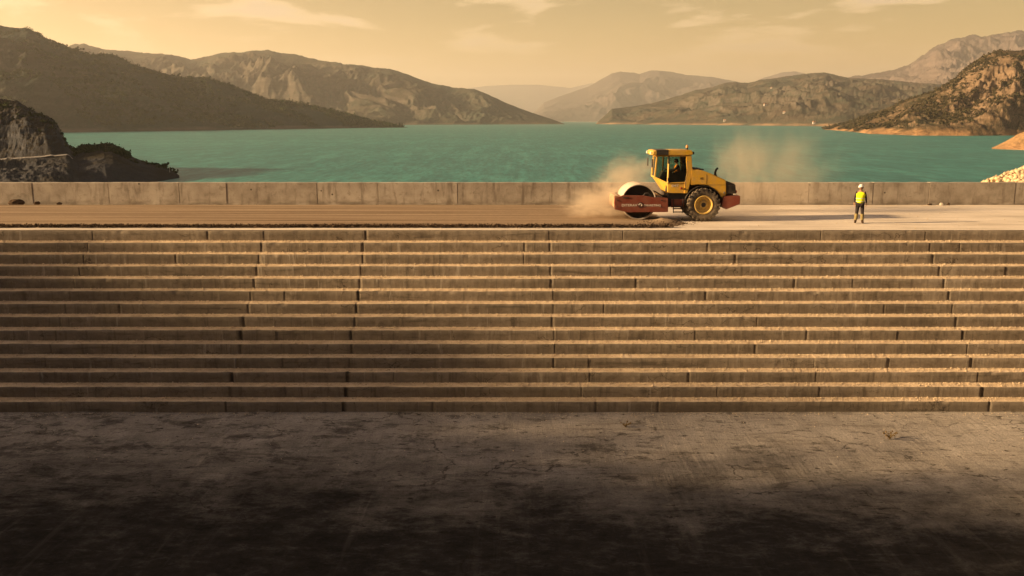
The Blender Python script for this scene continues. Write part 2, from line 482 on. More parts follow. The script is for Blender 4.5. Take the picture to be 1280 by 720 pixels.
def make_step(k):
    """k-th ledge: riser from z1 down to z0 with its top surface reaching back under the next riser"""
    zt = -k * RH
    y = -k * TW
    rnd = random.Random(100 + k)
    joints = []
    for j in MAIN_J:
        if j not in (-18.6, -11.0, -6.5, 1.7, 18.35) and rnd.random() < .4: continue
        jx = j + rnd.uniform(-.05, .05) + (0 if j in (-18.6, -11.0, -6.5, 18.35) else (rnd.uniform(-2.2, 2.2) if rnd.random() < .45 else 0))
        joints.append((jx, rnd.choice([.006, .012, .02, .034] if j in (-6.5, -11.0, 18.35) else [.003, .005, .009])))
    x = XL
    while x < XR:
        x += rnd.uniform(7, 18)
        if all(abs(x - j[0]) > 1.0 for j in joints): joints.append((x, rnd.choice([.004, .006, .01])))
    xs = xs_with_joints(joints)
    dep = np.zeros_like(xs)
    blk = np.zeros_like(xs)
    js = sorted(j for j, w in joints)
    off = {i: rnd.uniform(-.006, .006) for i in range(len(js) + 1)}
    for i, xx in enumerate(xs): blk[i] = off[int(np.searchsorted(js, xx))]
    for j, w in joints:
        dep[np.abs(xs - j) <= w + 1e-3] = .012 + w * .5
    n1 = fbm(xs * 1.7, np.full_like(xs, k * 7.1), 5, 3) * .022 + fbm(xs * 7, np.full_like(xs, k * 3.3), 3, 9) * .02
    n2 = fbm(xs * .12, np.full_like(xs, k * 3.1), 3, 71) * .05 + fbm(xs * .5, np.full_like(xs, k * 5.7), 4, 21) * .03 + fbm(xs * 6, np.full_like(xs, k * 2.3), 4, 33) * .034
    chip = np.maximum(0, fbm(xs * 1.3, np.full_like(xs, k * 11.), 4, 41) - .24) * .38
    front = y + blk + dep
    zb = zt - RH
    ztop = zt + n2 * .5 - (.036 if k else .02)
    ch = .035 + chip + np.abs(n1)
    rings = []
    rings.append(np.stack([xs, front + .0 + n1 * .2, np.full_like(xs, zb - .06)], 1))
    rings.append(np.stack([xs, front + n1 * .3, np.full_like(xs, zb + .02)], 1))
    rings.append(np.stack([xs, front + .01 + n1 * .5, zt - RH * .5 + 0 * xs], 1))
    rings.append(np.stack([xs, front + n1 * .5, ztop - ch], 1))
    lip = np.stack([xs, front + ch * .75 + dep * .3, ztop - .004 - dep * .3], 1)
    rings.append(lip)
    V = np.stack(rings, 1)
    n, m = V.shape[:2]
    st = np_mesh('step', V.reshape(-1, 3), grid_faces(n, m), RISER, dam)
    ja = np.zeros(n)
    for j, w in joints: ja[np.abs(xs - j) <= w + .0135] = min(1., .22 + w * 20)
    tv = {i: rnd.random() ** 1.6 for i in range(len(js) + 1)}
    tb = np.array([tv[int(np.searchsorted(js, xx))] for xx in xs])
    at = st.data.attributes.new('tone', 'FLOAT', 'POINT')
    at.data.foreach_set('value', np.repeat(tb, m).astype(np.float32))
    at = st.data.attributes.new('joint', 'FLOAT', 'POINT')
    at.data.foreach_set('value', np.repeat(ja, m).astype(np.float32))
    back = y + TW + .14 if k > 0 else .9
    # tread: coarse, gritty top
    ny = 6
    ys = np.linspace(0, 1, ny)
    TV = np.zeros((n, ny, 3))
    for q, u in enumerate(ys):
        yy = lip[:, 1] * (1 - u) + back * u
        bumpz = perlin(xs * 9, np.full_like(xs, 40 * u + k * 13), 5) * .018 * (1 if 0 < q else 0)
        TV[:, q] = np.stack([xs, yy, lip[:, 2] * (1 - u) + (zt if k else zt - .002) * u + bumpz], 1)
    np_mesh('tread', TV.reshape(-1, 3), grid_faces(n, ny), TREAD, st)
    return st


for k in range(NST): make_step(k)
MB().box((11.5, 6.55, -7.2), (127, 11.3, 14.2)).build('core', RISER, dam)

# loose grit on the ledges (uncountable)
def rocks_mesh(name, P, size, mat, seed=1, flat=.7):
    rg = np.random.default_rng(seed)
    base = np.array([(1, 0, 0), (-1, 0, 0), (0, 1, 0), (0, -1, 0), (0, 0, 1), (0, 0, -1)], float)
    tri = np.array([(0, 2, 4), (2, 1, 4), (1, 3, 4), (3, 0, 4), (2, 0, 5), (1, 2, 5), (3, 1, 5), (0, 3, 5)])
    n = len(P)
    V = np.repeat(base[None], n, 0) * rg.uniform(.55, 1.15, (n, 6, 1))
    V += rg.normal(0, .12, V.shape)
    V *= np.asarray(size).reshape(-1, 1, 1) * np.array([1, 1, flat])
    a = rg.uniform(0, 6.28, n); ca, sa = np.cos(a)[:, None], np.sin(a)[:, None]
    x = V[..., 0] * ca - V[..., 1] * sa; yv = V[..., 0] * sa + V[..., 1] * ca
    V = np.stack([x, yv, V[..., 2]], -1) + np.asarray(P)[:, None, :]
    Fc = (tri[None] + (np.arange(n) * 6)[:, None, None]).reshape(-1, 3)
    return np_mesh(name, V.reshape(-1, 3), Fc, mat)


GRIT = mat_rock('pale_grit', (.34, .26, .17), (.68, .55, .38), 6)
P, sz = [], []
for k in range(1, NST):
    for _ in range(2600):
        xx = RNG.uniform(-26, 26)
        u = RNG.random() ** .6
        P.append((xx, -k * TW + .03 + u * (TW - .08), -k * RH - .031 * (1 - u) + .012)); sz.append(RNG.uniform(.010, .034) * (1.7 if RNG.random() < .06 else 1))
tag(rocks_mesh('gravel', P, sz, GRIT, 2), 'pale loose grit lying on the dam ledges', None, None, 'stuff')

# crest road
ys = np.array([.02, .5, .9, 3, 6, 9, 12.5]); xs = np.linspace(XL, XR, 240)
GX, GY = np.meshgrid(xs, ys, indexing='ij')
GZ = .006 + fbm(GX * .3, GY * .5, 3, 4) * .012
GZ[:, 0] = .004
o = np_mesh('crest_road', np.stack([GX, GY + (GY < .1) * .03, GZ], -1).reshape(-1, 3), grid_faces(240, len(ys)), DECK)
tag(o, None, None, None, 'structure')

# rolled earth layer on the left part of the crest
LY0, LY1 = .95, 11.9
ux = np.concatenate([np.linspace(XL, -5, 160), np.linspace(-4.8, 8.4, 130)])
uy = np.concatenate([np.linspace(LY0 - .12, LY0 + .5, 8), np.linspace(LY0 + .65, LY1, 44)])
GX, GY = np.meshgrid(ux, uy, indexing='ij')
edge = LY0 + fbm(GX * 1.1, GX * 0, 4, 8) * .05
hy = np.clip((GY - edge + .1) / .28, 0, 1); hy = hy * hy * (3 - 2 * hy)
endx = 7.1 + fbm(GY * .7, GY * 0 + 3, 4, 18) * .7
hx = np.clip((endx + .7 - GX) / 1.6, 0, 1); hx = hx * hx * (3 - 2 * hx)
hb = np.clip((LY1 - GY) / .4, 0, 1)
lay = .10 + .02 * fbm(GX * .06, GY * 2.2, 4, 5) + .012 * fbm(GX * 3, GY * 3, 3, 6)
berm = .10 * np.exp(-((GY - edge - .16) / .16) ** 2) * (1 + .5 * fbm(GX * 2.3, GY, 3, 15))
heap = .20 * np.exp(-((GX - 7.35) / .55) ** 2 - ((GY - 3.1) / .8) ** 2)
GZ = (lay + berm) * hy * hx * hb + heap * (1 + .4 * fbm(GX * 4, GY * 4, 3, 19)) - .012
o = np_mesh('dirt_road', np.stack([GX, GY, GZ], -1).reshape(-1, 3), grid_faces(len(ux), len(uy)), DIRT, None, True)
tag(o, None, None, None, 'structure')
P, sz = [], []
for _ in range(5200):
    xx = RNG.uniform(-25, 7.3)
    q = RNG.normal(0, .085)
    yy = LY0 + .02 + q + float(fbm(xx * 1.1, 0 * xx, 4, 8)) * .05
    P.append((xx, yy, .05 + max(0, .14 * RNG.random() * (1 - abs(q) * 3)))); sz.append(RNG.uniform(.02, .062))
for _ in range(420):
    P.append((RNG.normal(7.2, .6), RNG.normal(2.6, .55), .03 + .1 * RNG.random())); sz.append(RNG.uniform(.015, .05))
tag(rocks_mesh('soil_clods', P, sz, SOIL, 5), 'dark crumbly soil clods along the edge of the earth layer', None, None, 'stuff')
P, sz = [], []
for _ in range(900):
    P.append((RNG.uniform(-26, 27), RNG.uniform(11.6, 12.25) if RNG.random() < .5 else RNG.uniform(.2, 12), .02)); sz.append(RNG.uniform(.008, .035))
tag(rocks_mesh('grit', P, sz, GRIT, 15), 'loose grit scattered over the crest road', None, None, 'stuff')

# parapet wall
par = empty('parapet_wall', (0, 12.3, 0))
tag(par, 'long low concrete parapet wall of cast panels along the lake side of the crest', 'wall')
SC = 21.7
cuts = [-52.0, -44, -36.] + [(p - 640) / SC for p in (42, 137, 225, 284, 397, 473, 572, 690, 800, 905, 1010, 1090, 1160, 1267)] + [35.5, 44., 53., 62., 75.]
for i, (a, b) in enumerate(zip(cuts, cuts[1:])):
    rr = random.Random(i)
    m = MB(); L = b - a - rr.choice([.003, .006, .010])
    dy, dz = rr.uniform(-.012, .012), rr.uniform(-.008, .008)
    m.prism([(-L / 2, 0), (L / 2, 0), (L / 2, 1.29 + dz), (-L / 2, 1.29 + dz)], dy, .42 + dy)
    m.bevel(.02, 2)
    bmesh.ops.translate(m.bm, vec=((a + b) / 2, 0, -.01), verts=m.bm.verts[:])
    bmesh.ops.subdivide_edges(m.bm, edges=[e for e in m.bm.edges if e.calc_length() > 1.5], cuts=12, use_grid_fill=True)
    for v in m.bm.verts:
        if v.co.z > 1.1: v.co.z += float(fbm(v.co.x * 1.3, i, 3, 77)) * .028
    m.build('wall_panel', PARA, par)
# footing fillet
MB().box((11.5, -.03, .035), (127, .10, .09)).bevel(.03, 2).build('footing', PARA, par)

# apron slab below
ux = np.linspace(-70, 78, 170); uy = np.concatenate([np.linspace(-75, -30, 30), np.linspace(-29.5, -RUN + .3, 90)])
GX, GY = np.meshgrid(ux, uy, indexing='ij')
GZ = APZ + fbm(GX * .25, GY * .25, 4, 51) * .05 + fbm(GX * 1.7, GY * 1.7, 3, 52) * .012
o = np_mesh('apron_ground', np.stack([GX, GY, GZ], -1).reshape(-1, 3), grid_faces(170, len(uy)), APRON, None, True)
tag(o, None, None, None, 'structure')
P, sz = [], []
for _ in range(1500):
    yy = -RUN - .05 - abs(RNG.normal(0, .30)) if RNG.random() < .8 else RNG.uniform(-12, -RUN)
    P.append((RNG.uniform(-20, 21), yy, APZ + .01)); sz.append(RNG.uniform(.008, .026) * (2 if RNG.random() < .03 else 1))
tag(rocks_mesh('gravel', P, sz, GRIT, 25), 'loose grit at the foot of the dam steps', None, None, 'stuff')

# ------------------------------------------------------------------ land and water
o = np_mesh('water', [(-28000, 12.8, WATER), (28000, 12.8, WATER), (28000, 26000, WATER), (-28000, 26000, WATER)], [(0, 1, 2, 3)], WATERM)
tag(o, None, None, None, 'structure')


def interp_prof(prof, px):
    a = np.array(prof, float)
    return np.interp(px, a[:, 0], a[:, 1])


HM = {}


def mountain(name, prof, Dr, Ds, mat, nA=400, nR=110, amp=.16, freq=1 / 260., seed=1, p=1.0, back=.8, jag=.012, shape=None, flat=None):
    """prof: skyline pixels; Dr/Ds: forward distance of skyline and shore (numbers or [(px, d)])"""
    px = np.linspace(prof[0][0], prof[-1][0], nA)
    py = interp_prof(prof, px)
    dr = interp_prof(Dr, px) if isinstance(Dr, list) else np.full(nA, float(Dr))
    ds = interp_prof(Ds, px) if isinstance(Ds, list) else np.full(nA, float(Ds))
    rays = np.array([ray(a, b) for a, b in zip(px, py)])
    u = rays[:, 0]; zr = CAM.z + dr * rays[:, 2]
    zr = np.maximum(zr, WATER - 3)
    t = np.concatenate([np.linspace(-.06, 1, nR), 1 + np.linspace(.03, back, nR // 4)])
    Tt = np.broadcast_to(t[None], (nA, len(t)))
    dd = ds[:, None] + (dr - ds)[:, None] * Tt
    Y = CAM.y + dd; X = u[:, None] * dd
    tc = np.clip(Tt, 0, 1)
    sh = tc ** p if shape is None else shape(tc, px[:, None])
    H = (zr - WATER)[:, None]
    Z = WATER + H * sh
    Z = np.where(Tt > 1, WATER + H * np.clip(1 - (Tt - 1) / max(back, .01) * 1.05, 0, 1), Z)
    Z = np.where(Tt < 0, WATER + Tt * 60, Z)
    fl = 1.0 if flat is None else flat(Tt, px[:, None])
    env = fl * np.where(Tt <= 1, np.sin(np.pi * np.clip(tc, 0, 1) ** .8) * .9 + .06, .3) * (Tt > 0)
    wx = X + fbm(X * freq * .5, Y * freq * .5, 3, seed + 50) * .6 / freq
    wy = Y + fbm(X * freq * .5, Y * freq * .5, 3, seed + 60) * .6 / freq
    g = ridged(wx * freq, wy * freq * .55, 6, seed) - .62
    Z = Z + g * amp * H * env * 1.6
    Z = Z + fbm(X * freq * 6, Y * freq * 6, 5, seed + 5, .6) * jag * 2. * H * (tc > .02) * fl
    V = np.stack([X, Y, Z], -1)
    HM[name] = (V, tc, H)
    o = np_mesh(name.split('#')[0], V.reshape(-1, 3), grid_faces(nA, len(t)), mat, None, True)
    return tag(o, None, None, None, 'structure'), V, tc


def foliage(name, pts, size, mat, seed=3, leaves=14, label=None, flat=.8):
    """many leaf-clump faces; one mesh"""
    rg = np.random.default_rng(seed)
    n = len(pts); pts = np.asarray(pts); size = np.asarray(size).reshape(-1, 1, 1)
    c = rg.normal(0, .42, (n, leaves, 3)); c[..., 2] = np.abs(c[..., 2]) * flat + .15
    a = rg.normal(0, 1, (n, leaves, 3)); a /= np.linalg.norm(a, axis=-1, keepdims=True)
    b = np.cross(a, rg.normal(0, 1, (n, leaves, 3))); b /= np.linalg.norm(b, axis=-1, keepdims=True) + 1e-9
    s = rg.uniform(.22, .46, (n, leaves, 1))
    c, a, b = c * size, a * s * size, b * s * size
    q = np.stack([c - a, c - b * .8, c + a, c + b * .8], 2) + pts[:, None, None, :]
    V = q.reshape(-1, 3)
    return tag(np_mesh(name, V, np.arange(len(V)).reshape(-1, 4), mat), label, None, None, 'stuff')


def scatter(V, tc, n, smin, smax, lo=.08, hi=1.0, seed=1, f=1 / 90., thr=-.05):
    rg = np.random.default_rng(seed)
    m = (tc > lo) & (tc < hi)
    idx = np.argwhere(m)
    w = V[m]
    keep = fbm(w[:, 0] * f, w[:, 1] * f, 4, seed) > thr
    idx = idx[keep]
    idx = idx[rg.integers(0, len(idx), n)]
    nu, nv = tc.shape
    i = np.clip(idx[:, 0], 0, nu - 2); j = np.clip(idx[:, 1], 0, nv - 2)
    a, b = rg.random((n, 1)), rg.random((n, 1))
    P = (V[i, j] * (1 - a) * (1 - b) + V[i + 1, j] * a * (1 - b) + V[i, j + 1] * (1 - a) * b + V[i + 1, j + 1] * a * b)
    return P, rg.uniform(smin, smax, n) * (1 + (rg.random(n) < .08) * .7)


H_A = mat_hill('wooded_dark_slope', (.012, .020, .016), (.032, .034, .027), (.052, .050, .046), 1.1, .75, (.10, .088, .072), 9)
H_B = mat_hill('dry_green_slope', (.024, .031, .023), (.060, .052, .037), (.080, .070, .057), .8, .5, (.15, .115, .08), 8)
H_E = mat_hill('terraced_slope', (.024, .030, .022), (.085, .068, .048), (.10, .086, .07), .9, .5, (.27, .185, .11), 10)
H_F = mat_hill('bare_grey_rock_slope', (.042, .036, .034), (.075, .060, .054), (.125, .100, .090), .5, .4)
H_G = mat_hill('scrubby_ochre_slope', (.026, .024, .014), (.098, .068, .040), (.165, .118, .078), 1.8, .58, (.34, .205, .10), 9)
H_H = mat_hill('sandy_spit', (.22, .14, .07), (.36, .225, .11), (.34, .21, .105), 4, .2, (.38, .23, .115), 6)
H_I = mat_hill('slate_headland', (.017, .014, .008), (.034, .030, .024), (.052, .055, .062), 7, .40, (.038, .040, .046), 11)

# far to near
mountain('far_mountain', [(560, 128), (585, 110), (610, 107), (640, 106), (675, 106), (712, 110), (740, 104), (770, 108), (800, 120)], 21000, 17000, H_F, 160, 40, .10, 1 / 2600., 61)
mountain('mountain', [(905, 120), (940, 104), (955, 97), (975, 91), (992, 89), (1012, 93), (1040, 100), (1080, 110)], 15000, 12000, H_F, 140, 40, .10, 1 / 1700., 62)
mountain('mountain', [(655, 152), (680, 128), (700, 120), (735, 108), (752, 98), (765, 91), (776, 88), (788, 90), (800, 92), (812, 88), (825, 88), (860, 93), (895, 97), (920, 102), (960, 112), (1010, 130), (1060, 150)],
         12500, [(655, 9000), (1060, 9000)], H_F, 300, 90, .40, 1 / 1500., 63)
mountain('far_mountain', [(1020, 125), (1050, 98), (1090, 92), (1120, 86), (1138, 80), (1150, 70), (1170, 57), (1185, 50), (1200, 47), (1215, 45), (1240, 43.5), (1255, 42), (1270, 38.5), (1290, 39), (1320, 44), (1400, 60), (1560, 90), (1750, 152)],
         8600, 5600, H_F, 640, 150, .40, 1 / 620., 64, 1.15, jag=.024)
mountain('mountain', [(20, 80), (70, 64), (88, 56), (104, 54.5), (128, 62), (180, 66), (215, 69), (238, 74), (258, 70), (282, 65), (300, 66), (318, 64), (335, 62.5), (352, 66), (372, 67), (400, 75), (430, 80), (457, 82.6), (487, 86), (514, 95), (540, 104), (565, 109), (592, 111), (612, 119), (636, 130), (665, 141), (690, 149), (709, 156)],
         [(20, 5200), (480, 4500), (709, 4000)], [(20, 3000), (480, 3200), (709, 3700)], H_B, 620, 170, .44, 1 / 420., 65, .9)
mountain('hills', [(742, 157), (752, 148), (765, 136), (790, 133), (815, 129), (830, 125), (850, 119), (870, 112), (890, 109), (905, 104), (920, 102.5), (935, 104), (950, 100), (968, 98), (985, 95), (1005, 92.5), (1030, 91), (1060, 97), (1100, 99), (1150, 104), (1190, 106), (1240, 120), (1300, 140)],
         [(742, 4000), (860, 5000), (1300, 5600)], [(742, 3800), (900, 3000), (1060, 2400), (1300, 2300)], H_E, 600, 150, .26, 1 / 330., 66, .8)
_, VA, tA = mountain('mountain', [(-620, 160), (-520, 100), (-420, 40), (-330, 8), (-240, 5), (-160, 14), (-80, 26), (0, 33), (22, 35), (33, 36), (45, 41), (69, 54), (88, 61), (102, 66), (115, 68), (141, 67.5), (152, 72), (164, 79), (184, 85), (208, 92), (230, 97), (249, 95.5), (262, 98), (279, 103), (298, 110), (315, 117), (334, 124), (355, 126), (377, 129), (400, 134), (420, 138), (446, 146), (470, 152), (495, 157), (515, 160)],
                     [(-620, 1900), (200, 1900), (515, 2150)], [(-620, 1100), (0, 1150), (250, 1500), (515, 2100)], H_A, 900, 150, .34, 1 / 260., 67, .85)
_, VG, tG = mountain('mountain', [(1030, 161), (1045, 157), (1070, 150), (1085, 143), (1100, 138), (1118, 131), (1130, 125), (1150, 119), (1170, 112), (1184, 104), (1195, 97), (1205, 88), (1215, 80), (1228, 72), (1240, 67), (1252, 64), (1262, 63), (1280, 64.5), (1310, 70), (1350, 82), (1420, 84), (1560, 74), (1720, 110), (1860, 166)],
                     [(1030, 1750), (1100, 1650), (1200, 1500), (1860, 1400)], [(1030, 1650), (1090, 1120), (1150, 1010), (1220, 1000), (1290, 1020), (1860, 900)], H_G, 980, 190, .34, 1 / 130., 68, .75, jag=.02)
_, VH, tH = mountain('spit', [(1236, 187), (1246, 182), (1258, 176), (1270, 169), (1284, 163), (1320, 152), (1420, 150), (1560, 186)], [(1236, 560), (1560, 610)], [(1236, 545), (1290, 520), (1560, 480)], H_H, 260, 60, .18, 1 / 20., 69, .8, jag=.03)


def bench_z(px): return -6.0 + (px + 30) / 118 * 1.6


def head_shape(t, px):
    H = np.maximum(interp_prof(HEADP, px) * 0 + head_h(px), 1.)
    fb = np.minimum((bench_z(px) - WATER) / H, .86)
    up = np.interp(np.clip((t - .53) / .47, 0, 1), [0, .28, .55, 1], [0, .62, .86, 1.])
    cliff = np.where(t < .42, fb * (t / .42) ** .85, np.where(t < .53, fb, fb + (1 - fb) * up))
    low = np.interp(t, [0, .3, .6, 1], [0, .5, .82, 1.])
    k = np.clip((px - 80) / 16, 0, 1)
    return cliff * (1 - k) + low * k


def head_h(px):
    p = np.asarray(px, float).ravel()
    out = [CAM.z + float(np.interp(a, [-160, 90, 224], [300, 292, 274])) * ray(a, float(interp_prof(HEADP, a))).z - WATER for a in p]
    return np.array(out).reshape(np.shape(px))


def head_flat(t, px): return 1 - np.exp(-((t - .475) / .075) ** 2) * np.clip((92 - px) / 10, 0, 1)


HEADP = [(-720, 226), (-640, 150), (-520, 60), (-420, 14), (-327, 12), (-240, 66), (-190, 96), (-150, 110), (-80, 119), (0, 124), (12, 126), (22, 128), (30, 132), (40, 138), (50, 142), (60, 145), (68, 150), (75, 161), (82, 175), (88, 184), (95, 187), (104, 184), (115, 183), (128, 182.5), (140, 183), (150, 188), (160, 193), (175, 200), (190, 205), (205, 209), (216, 213.5), (224, 219)]  # unseen left rise added to cast shade across the headland
_, VI, tI = mountain('headland', HEADP, [(-160, 300), (90, 292), (224, 274)], [(-720, 205), (60, 205), (130, 222), (190, 250), (224, 270)], H_I, 944, 190, .16, 1 / 22., 70, 1., jag=.03, shape=head_shape, flat=head_flat)

# road cut across the headland
pxs = np.linspace(-720, 224, 944)
tt = np.linspace(-.06, 1, 190)
j0, j1 = int(np.searchsorted(tt, .435)), int(np.searchsorted(tt, .515))
sel = [i for i in range(944) if -150 < pxs[i] < 90]
RV = []
for i in sel:
    a, b = VI[i, j0], VI[i, j1]
    z = max(VI[i, j0:j1 + 1, 2]) + .06
    RV.append([(a[0], a[1], z), (b[0], b[1], z + .05)])
RV = np.array(RV)
ROADM = mat_rock('pale_road_dust', (.12, .115, .11), (.20, .19, .18), .8)
tag(np_mesh('road', RV.reshape(-1, 3), grid_faces(len(sel), 2), ROADM), None, None, None, 'structure')

FOL_D = mat_foliage('dark_scrub_leaves', (.015, .023, .008), (.034, .044, .015))
FOL_G = mat_foliage('olive_scrub_leaves', (.020, .020, .010), (.058, .047, .024))
P, sz = scatter(VI, tI, 620, .35, 1.0, .62, 1.0, 5, 1 / 9., .05)
k = (P[:, 0] > -170)
foliage('scrub', P[k], sz[k], FOL_D, 8, 16, 'dark low scrub on the near rocky headland')
idx = (pxs > 92) & (pxs < 160)
PP = VI[idx][:, int(np.searchsorted(tt, .72)):190].reshape(-1, 3)
PP = PP[RNG.integers(0, len(PP), 700)] + RNG.normal(0, .4, (700, 3)) * (1, 1, .1)
foliage('thicket', PP, RNG.uniform(.4, 1.1, 700), FOL_D, 9, 18, 'dark green thicket on the low end of the near headland')
P, sz = scatter(VA, tA, 9000, 2.2, 5.5, .05, 1.0, 6, 1 / 120., -.12)
foliage('woods', P, sz, FOL_D, 10, 9, 'dark trees and scrub over the left mountain')
P, sz = scatter(VG, tG, 14000, 1.2, 3.4, .10, 1.0, 7, 1 / 60., -.02)
foliage('scrub', P, sz, FOL_G, 11, 10, 'olive bushes over the right hand hillside')

# pole on the tip of the headland
b = CAM + ray(212, 213) * 270
pole = MB().tube([(0, 0, -.6), (0, 0, 1.7)], .05, 8).tube([(0, 0, 1.55), (0, 0, 1.95)], [.16, .02], 8)
po = pole.build('marker_pole', paint('pole_grey', (.45, .43, .4)))
po.location = (b.x, b.y, b.z); tag(po, 'thin marker pole on the tip of the rocky headland', 'pole')

# small white houses on the far right shore
WH = cloth('white_render', (.42, .40, .36), .5); RFM = cloth('clay_roof', (.38, .17, .10), .5)
VE = HM['hills'][0]
def surface_near(px, py):
    r = ray(px, py); best = None
    tgt = np.array([r.x, r.z])
    V = VE.reshape(-1, 3); d = V[:, 1] - CAM.y
    q = np.stack([V[:, 0] / d, (V[:, 2] - CAM.z) / d], 1)
    m = ((q - tgt) ** 2).sum(1) + (d > 5200) * 1
    return V[int(m.argmin())]
for px, py, lab in ((906, 151.5, 'white lakeside house low by the water left of the right shore'), (964, 111.5, 'small white house high on the terraced hillside'),
                    (957, 132, 'long white house halfway up the terraced hillside'), (980, 141.5, 'bright white cube house above the right shore'),
                    (1018, 154.5, 'white house at the waterline beside the ochre hill')):
    p = surface_near(px, py)
    hs = tag(empty('house', (p[0], p[1], p[2] - 1), R(random.uniform(-20, 20))), lab, 'house')
    w = 14 if 'long' in lab else 8
    MB().box((0, 0, 3.2), (w, 7, 6.4)).build('wall', WH, hs)
    MB().prism([(-w / 2 - .4, 6.4), (w / 2 + .4, 6.4), (w / 2 - 1, 8.2), (-w / 2 + 1, 8.2)], -3.9, 3.9).build('roof', RFM, hs)
    for wx in (-w / 4, w / 4): MB().box((wx, -3.52, 3.6), (1.4, .1, 1.6)).build('window', SOIL, hs)


# heap of pale stones on the right abutment, behind the parapet
HEAPM = mat_rock('pale_ochre_stone', (.40, .29, .17), (.58, .44, .27), 1.4)
ux = np.linspace(28, 100, 110); uy = np.linspace(13.4, 75, 90)
GX, GY = np.meshgrid(ux, uy, indexing='ij')
def heap_h(x, y):
    top = 1.0 + np.minimum(x - 31.6, 14 + (x - 45.6) * .08) * .36 - np.abs(y - 19.5) * (.30 - .10 * np.clip((x - 40) / 20, 0, 1))
    return np.maximum(top, -14 + (x - 28) * .06) + fbm(x * .5, y * .5, 4, 91) * .35
o = np_mesh('embankment', np.stack([GX, GY, heap_h(GX, GY)], -1).reshape(-1, 3), grid_faces(110, 90), HEAPM, None, True)
tag(o, None, None, None, 'structure')
P, sz = [], []
for _ in range(3800):
    x, y = RNG.uniform(30, 42), RNG.uniform(13.6, 26)
    z = float(heap_h(x, y))
    if z > -.6: P.append((x, y, z + .05)); sz.append(RNG.uniform(.10, .34))
tag(rocks_mesh('rubble', P, sz, HEAPM, 6, .85), 'heap of pale ochre rubble behind the right end of the parapet', None, None, 'stuff')

# unseen valley side left and behind, shaped to shade the lower dam and block sky
HILLM = mat_hill('unseen_shade_slope', (.04, .04, .022), (.16, .12, .075), (.2, .165, .125), 4, .6)
ux = np.linspace(-190, 170, 240); uy = np.linspace(-190, 40, 190)
GX, GY = np.meshgrid(ux, uy, indexing='ij')
n = fbm(GX * .05, GY * .05, 5, 95)
crest = 8.2 + .37 * (-6 - GY)
crest = np.where(GY > 0, 6.0 - .6 * GY, crest); crest = np.maximum(crest, WATER - 4); crest = np.minimum(crest, 46)
left = np.clip((-48 - GX) / 13, 0, 1.0); left = left * left * (3 - 2 * left)
hl = APZ - 1 + (crest - APZ + 1) * left + n * 1.8 * left
bh = np.clip((-58 - GY) / 80, 0, 1) * 85  # rise behind the camera, added to cut sky light on the risers
rt = np.clip((GX - 74) / 60, 0, 1) * 55 * (GY < 6)  # unseen right slope, added to block sky from that side
GZ = np.maximum(np.maximum(hl, APZ - .6 + bh + n * 3 * (bh > 0)), APZ - .6 + rt)
GZ = np.where((GY > -7.5) & (GX > -51) & (GX < 76), -16, GZ)
o = np_mesh('hillside', np.stack([GX, GY, GZ], -1).reshape(-1, 3), grid_faces(240, 190), HILLM, None, True)
tag(o, None, None, None, 'structure')

rg = np.random.default_rng(77)
P, sz = [], []
TR = MB()  # trees added out of view to soften the cast shade
for _ in range(760):
    x, y = rg.uniform(-92, -57), rg.uniform(-50, 3)
    base = 8.2 + .37 * (-6 - y) - (max(0, y) * .9)
    h = 1.2 + 8.2 * rg.random() ** 1.5 * float(np.interp(y, [-26, -13, -8, 0], [.26, .80, .62, .2]))
    TR.tube([(x, y, base - 1.5), (x + rg.normal(0, .2), y, base + h * .5), (x + rg.normal(0, .3), y, base + h * .9)], [.16, .11, .04], 6)
    for q in range(int(5 + h * 2)):
        u = rg.random() ** .8
        rr = h * .24 * (1 - u * .65)
        P.append((x + rg.normal(0, rr), y + rg.normal(0, rr), base + h * (.22 + .8 * u))); sz.append(rg.uniform(.25, .55))
foliage('woods', P, sz, FOL_D, 78, 7, 'unseen trees added on the valley side left of the dam to soften its shade')
tag(TR.build('shade_tree_trunks', mat_rock('bark', (.05, .04, .03), (.10, .08, .06))), 'trunks of the unseen trees added on the valley side', None, None, 'stuff')

# two stones by the parapet, a few debris bits on the apron
STONE = mat_rock('broken_concrete', (.3, .26, .2), (.55, .5, .42), 9)
def stone(loc, s, label, seed, mat=STONE):
    bm = bmesh.new(); bmesh.ops.create_icosphere(bm, subdivisions=3, radius=1)
    rr = random.Random(seed); o3 = Vector((rr.random() * 9, rr.random() * 9, rr.random() * 9))
    from mathutils import noise as mn
    for v in bm.verts:
        v.co *= 1 + .45 * mn.noise(v.co * .9 + o3) + .18 * mn.noise(v.co * 2.6 + o3)
        v.co = Vector((v.co.x * s[0], v.co.y * s[1], max(v.co.z, -.55) * s[2]))
    me = bpy.data.meshes.new('stone'); bm.to_mesh(me); bm.free()
    o = link('stone', me, mat); o.location = (loc[0], loc[1], loc[2] + s[2] * .5)
    return tag(o, label, 'stone', None)
stone((24.6, 12.0, .0), (.13, .10, .10), 'pale broken stone lying against the foot of the parapet', 3)
stone((23.95, 12.05, .0), (.14, .1, .08), 'dark flat stone lying left of the pale one at the parapet', 4, SOIL)
stone((25.0, 12.02, 0), (.09, .08, .09), 'small dark stone right of the pale one at the parapet', 8, SOIL)
stone((-28.4, 11.95, .04), (.42, .2, .22), 'dark lump of earth at the left foot of the parapet', 5, SOIL)
stone((-27.2, 12.0, .04), (.16, .12, .13), 'small dark lump of earth right of the larger one at the parapet', 6, SOIL)
stone((-25.9, 11.98, .04), (.15, .11, .10), 'lone dark earth lump on the dirt road beside the parapet', 7, SOIL)
DRY = cloth('dry_weed', (.16, .11, .05), 9)
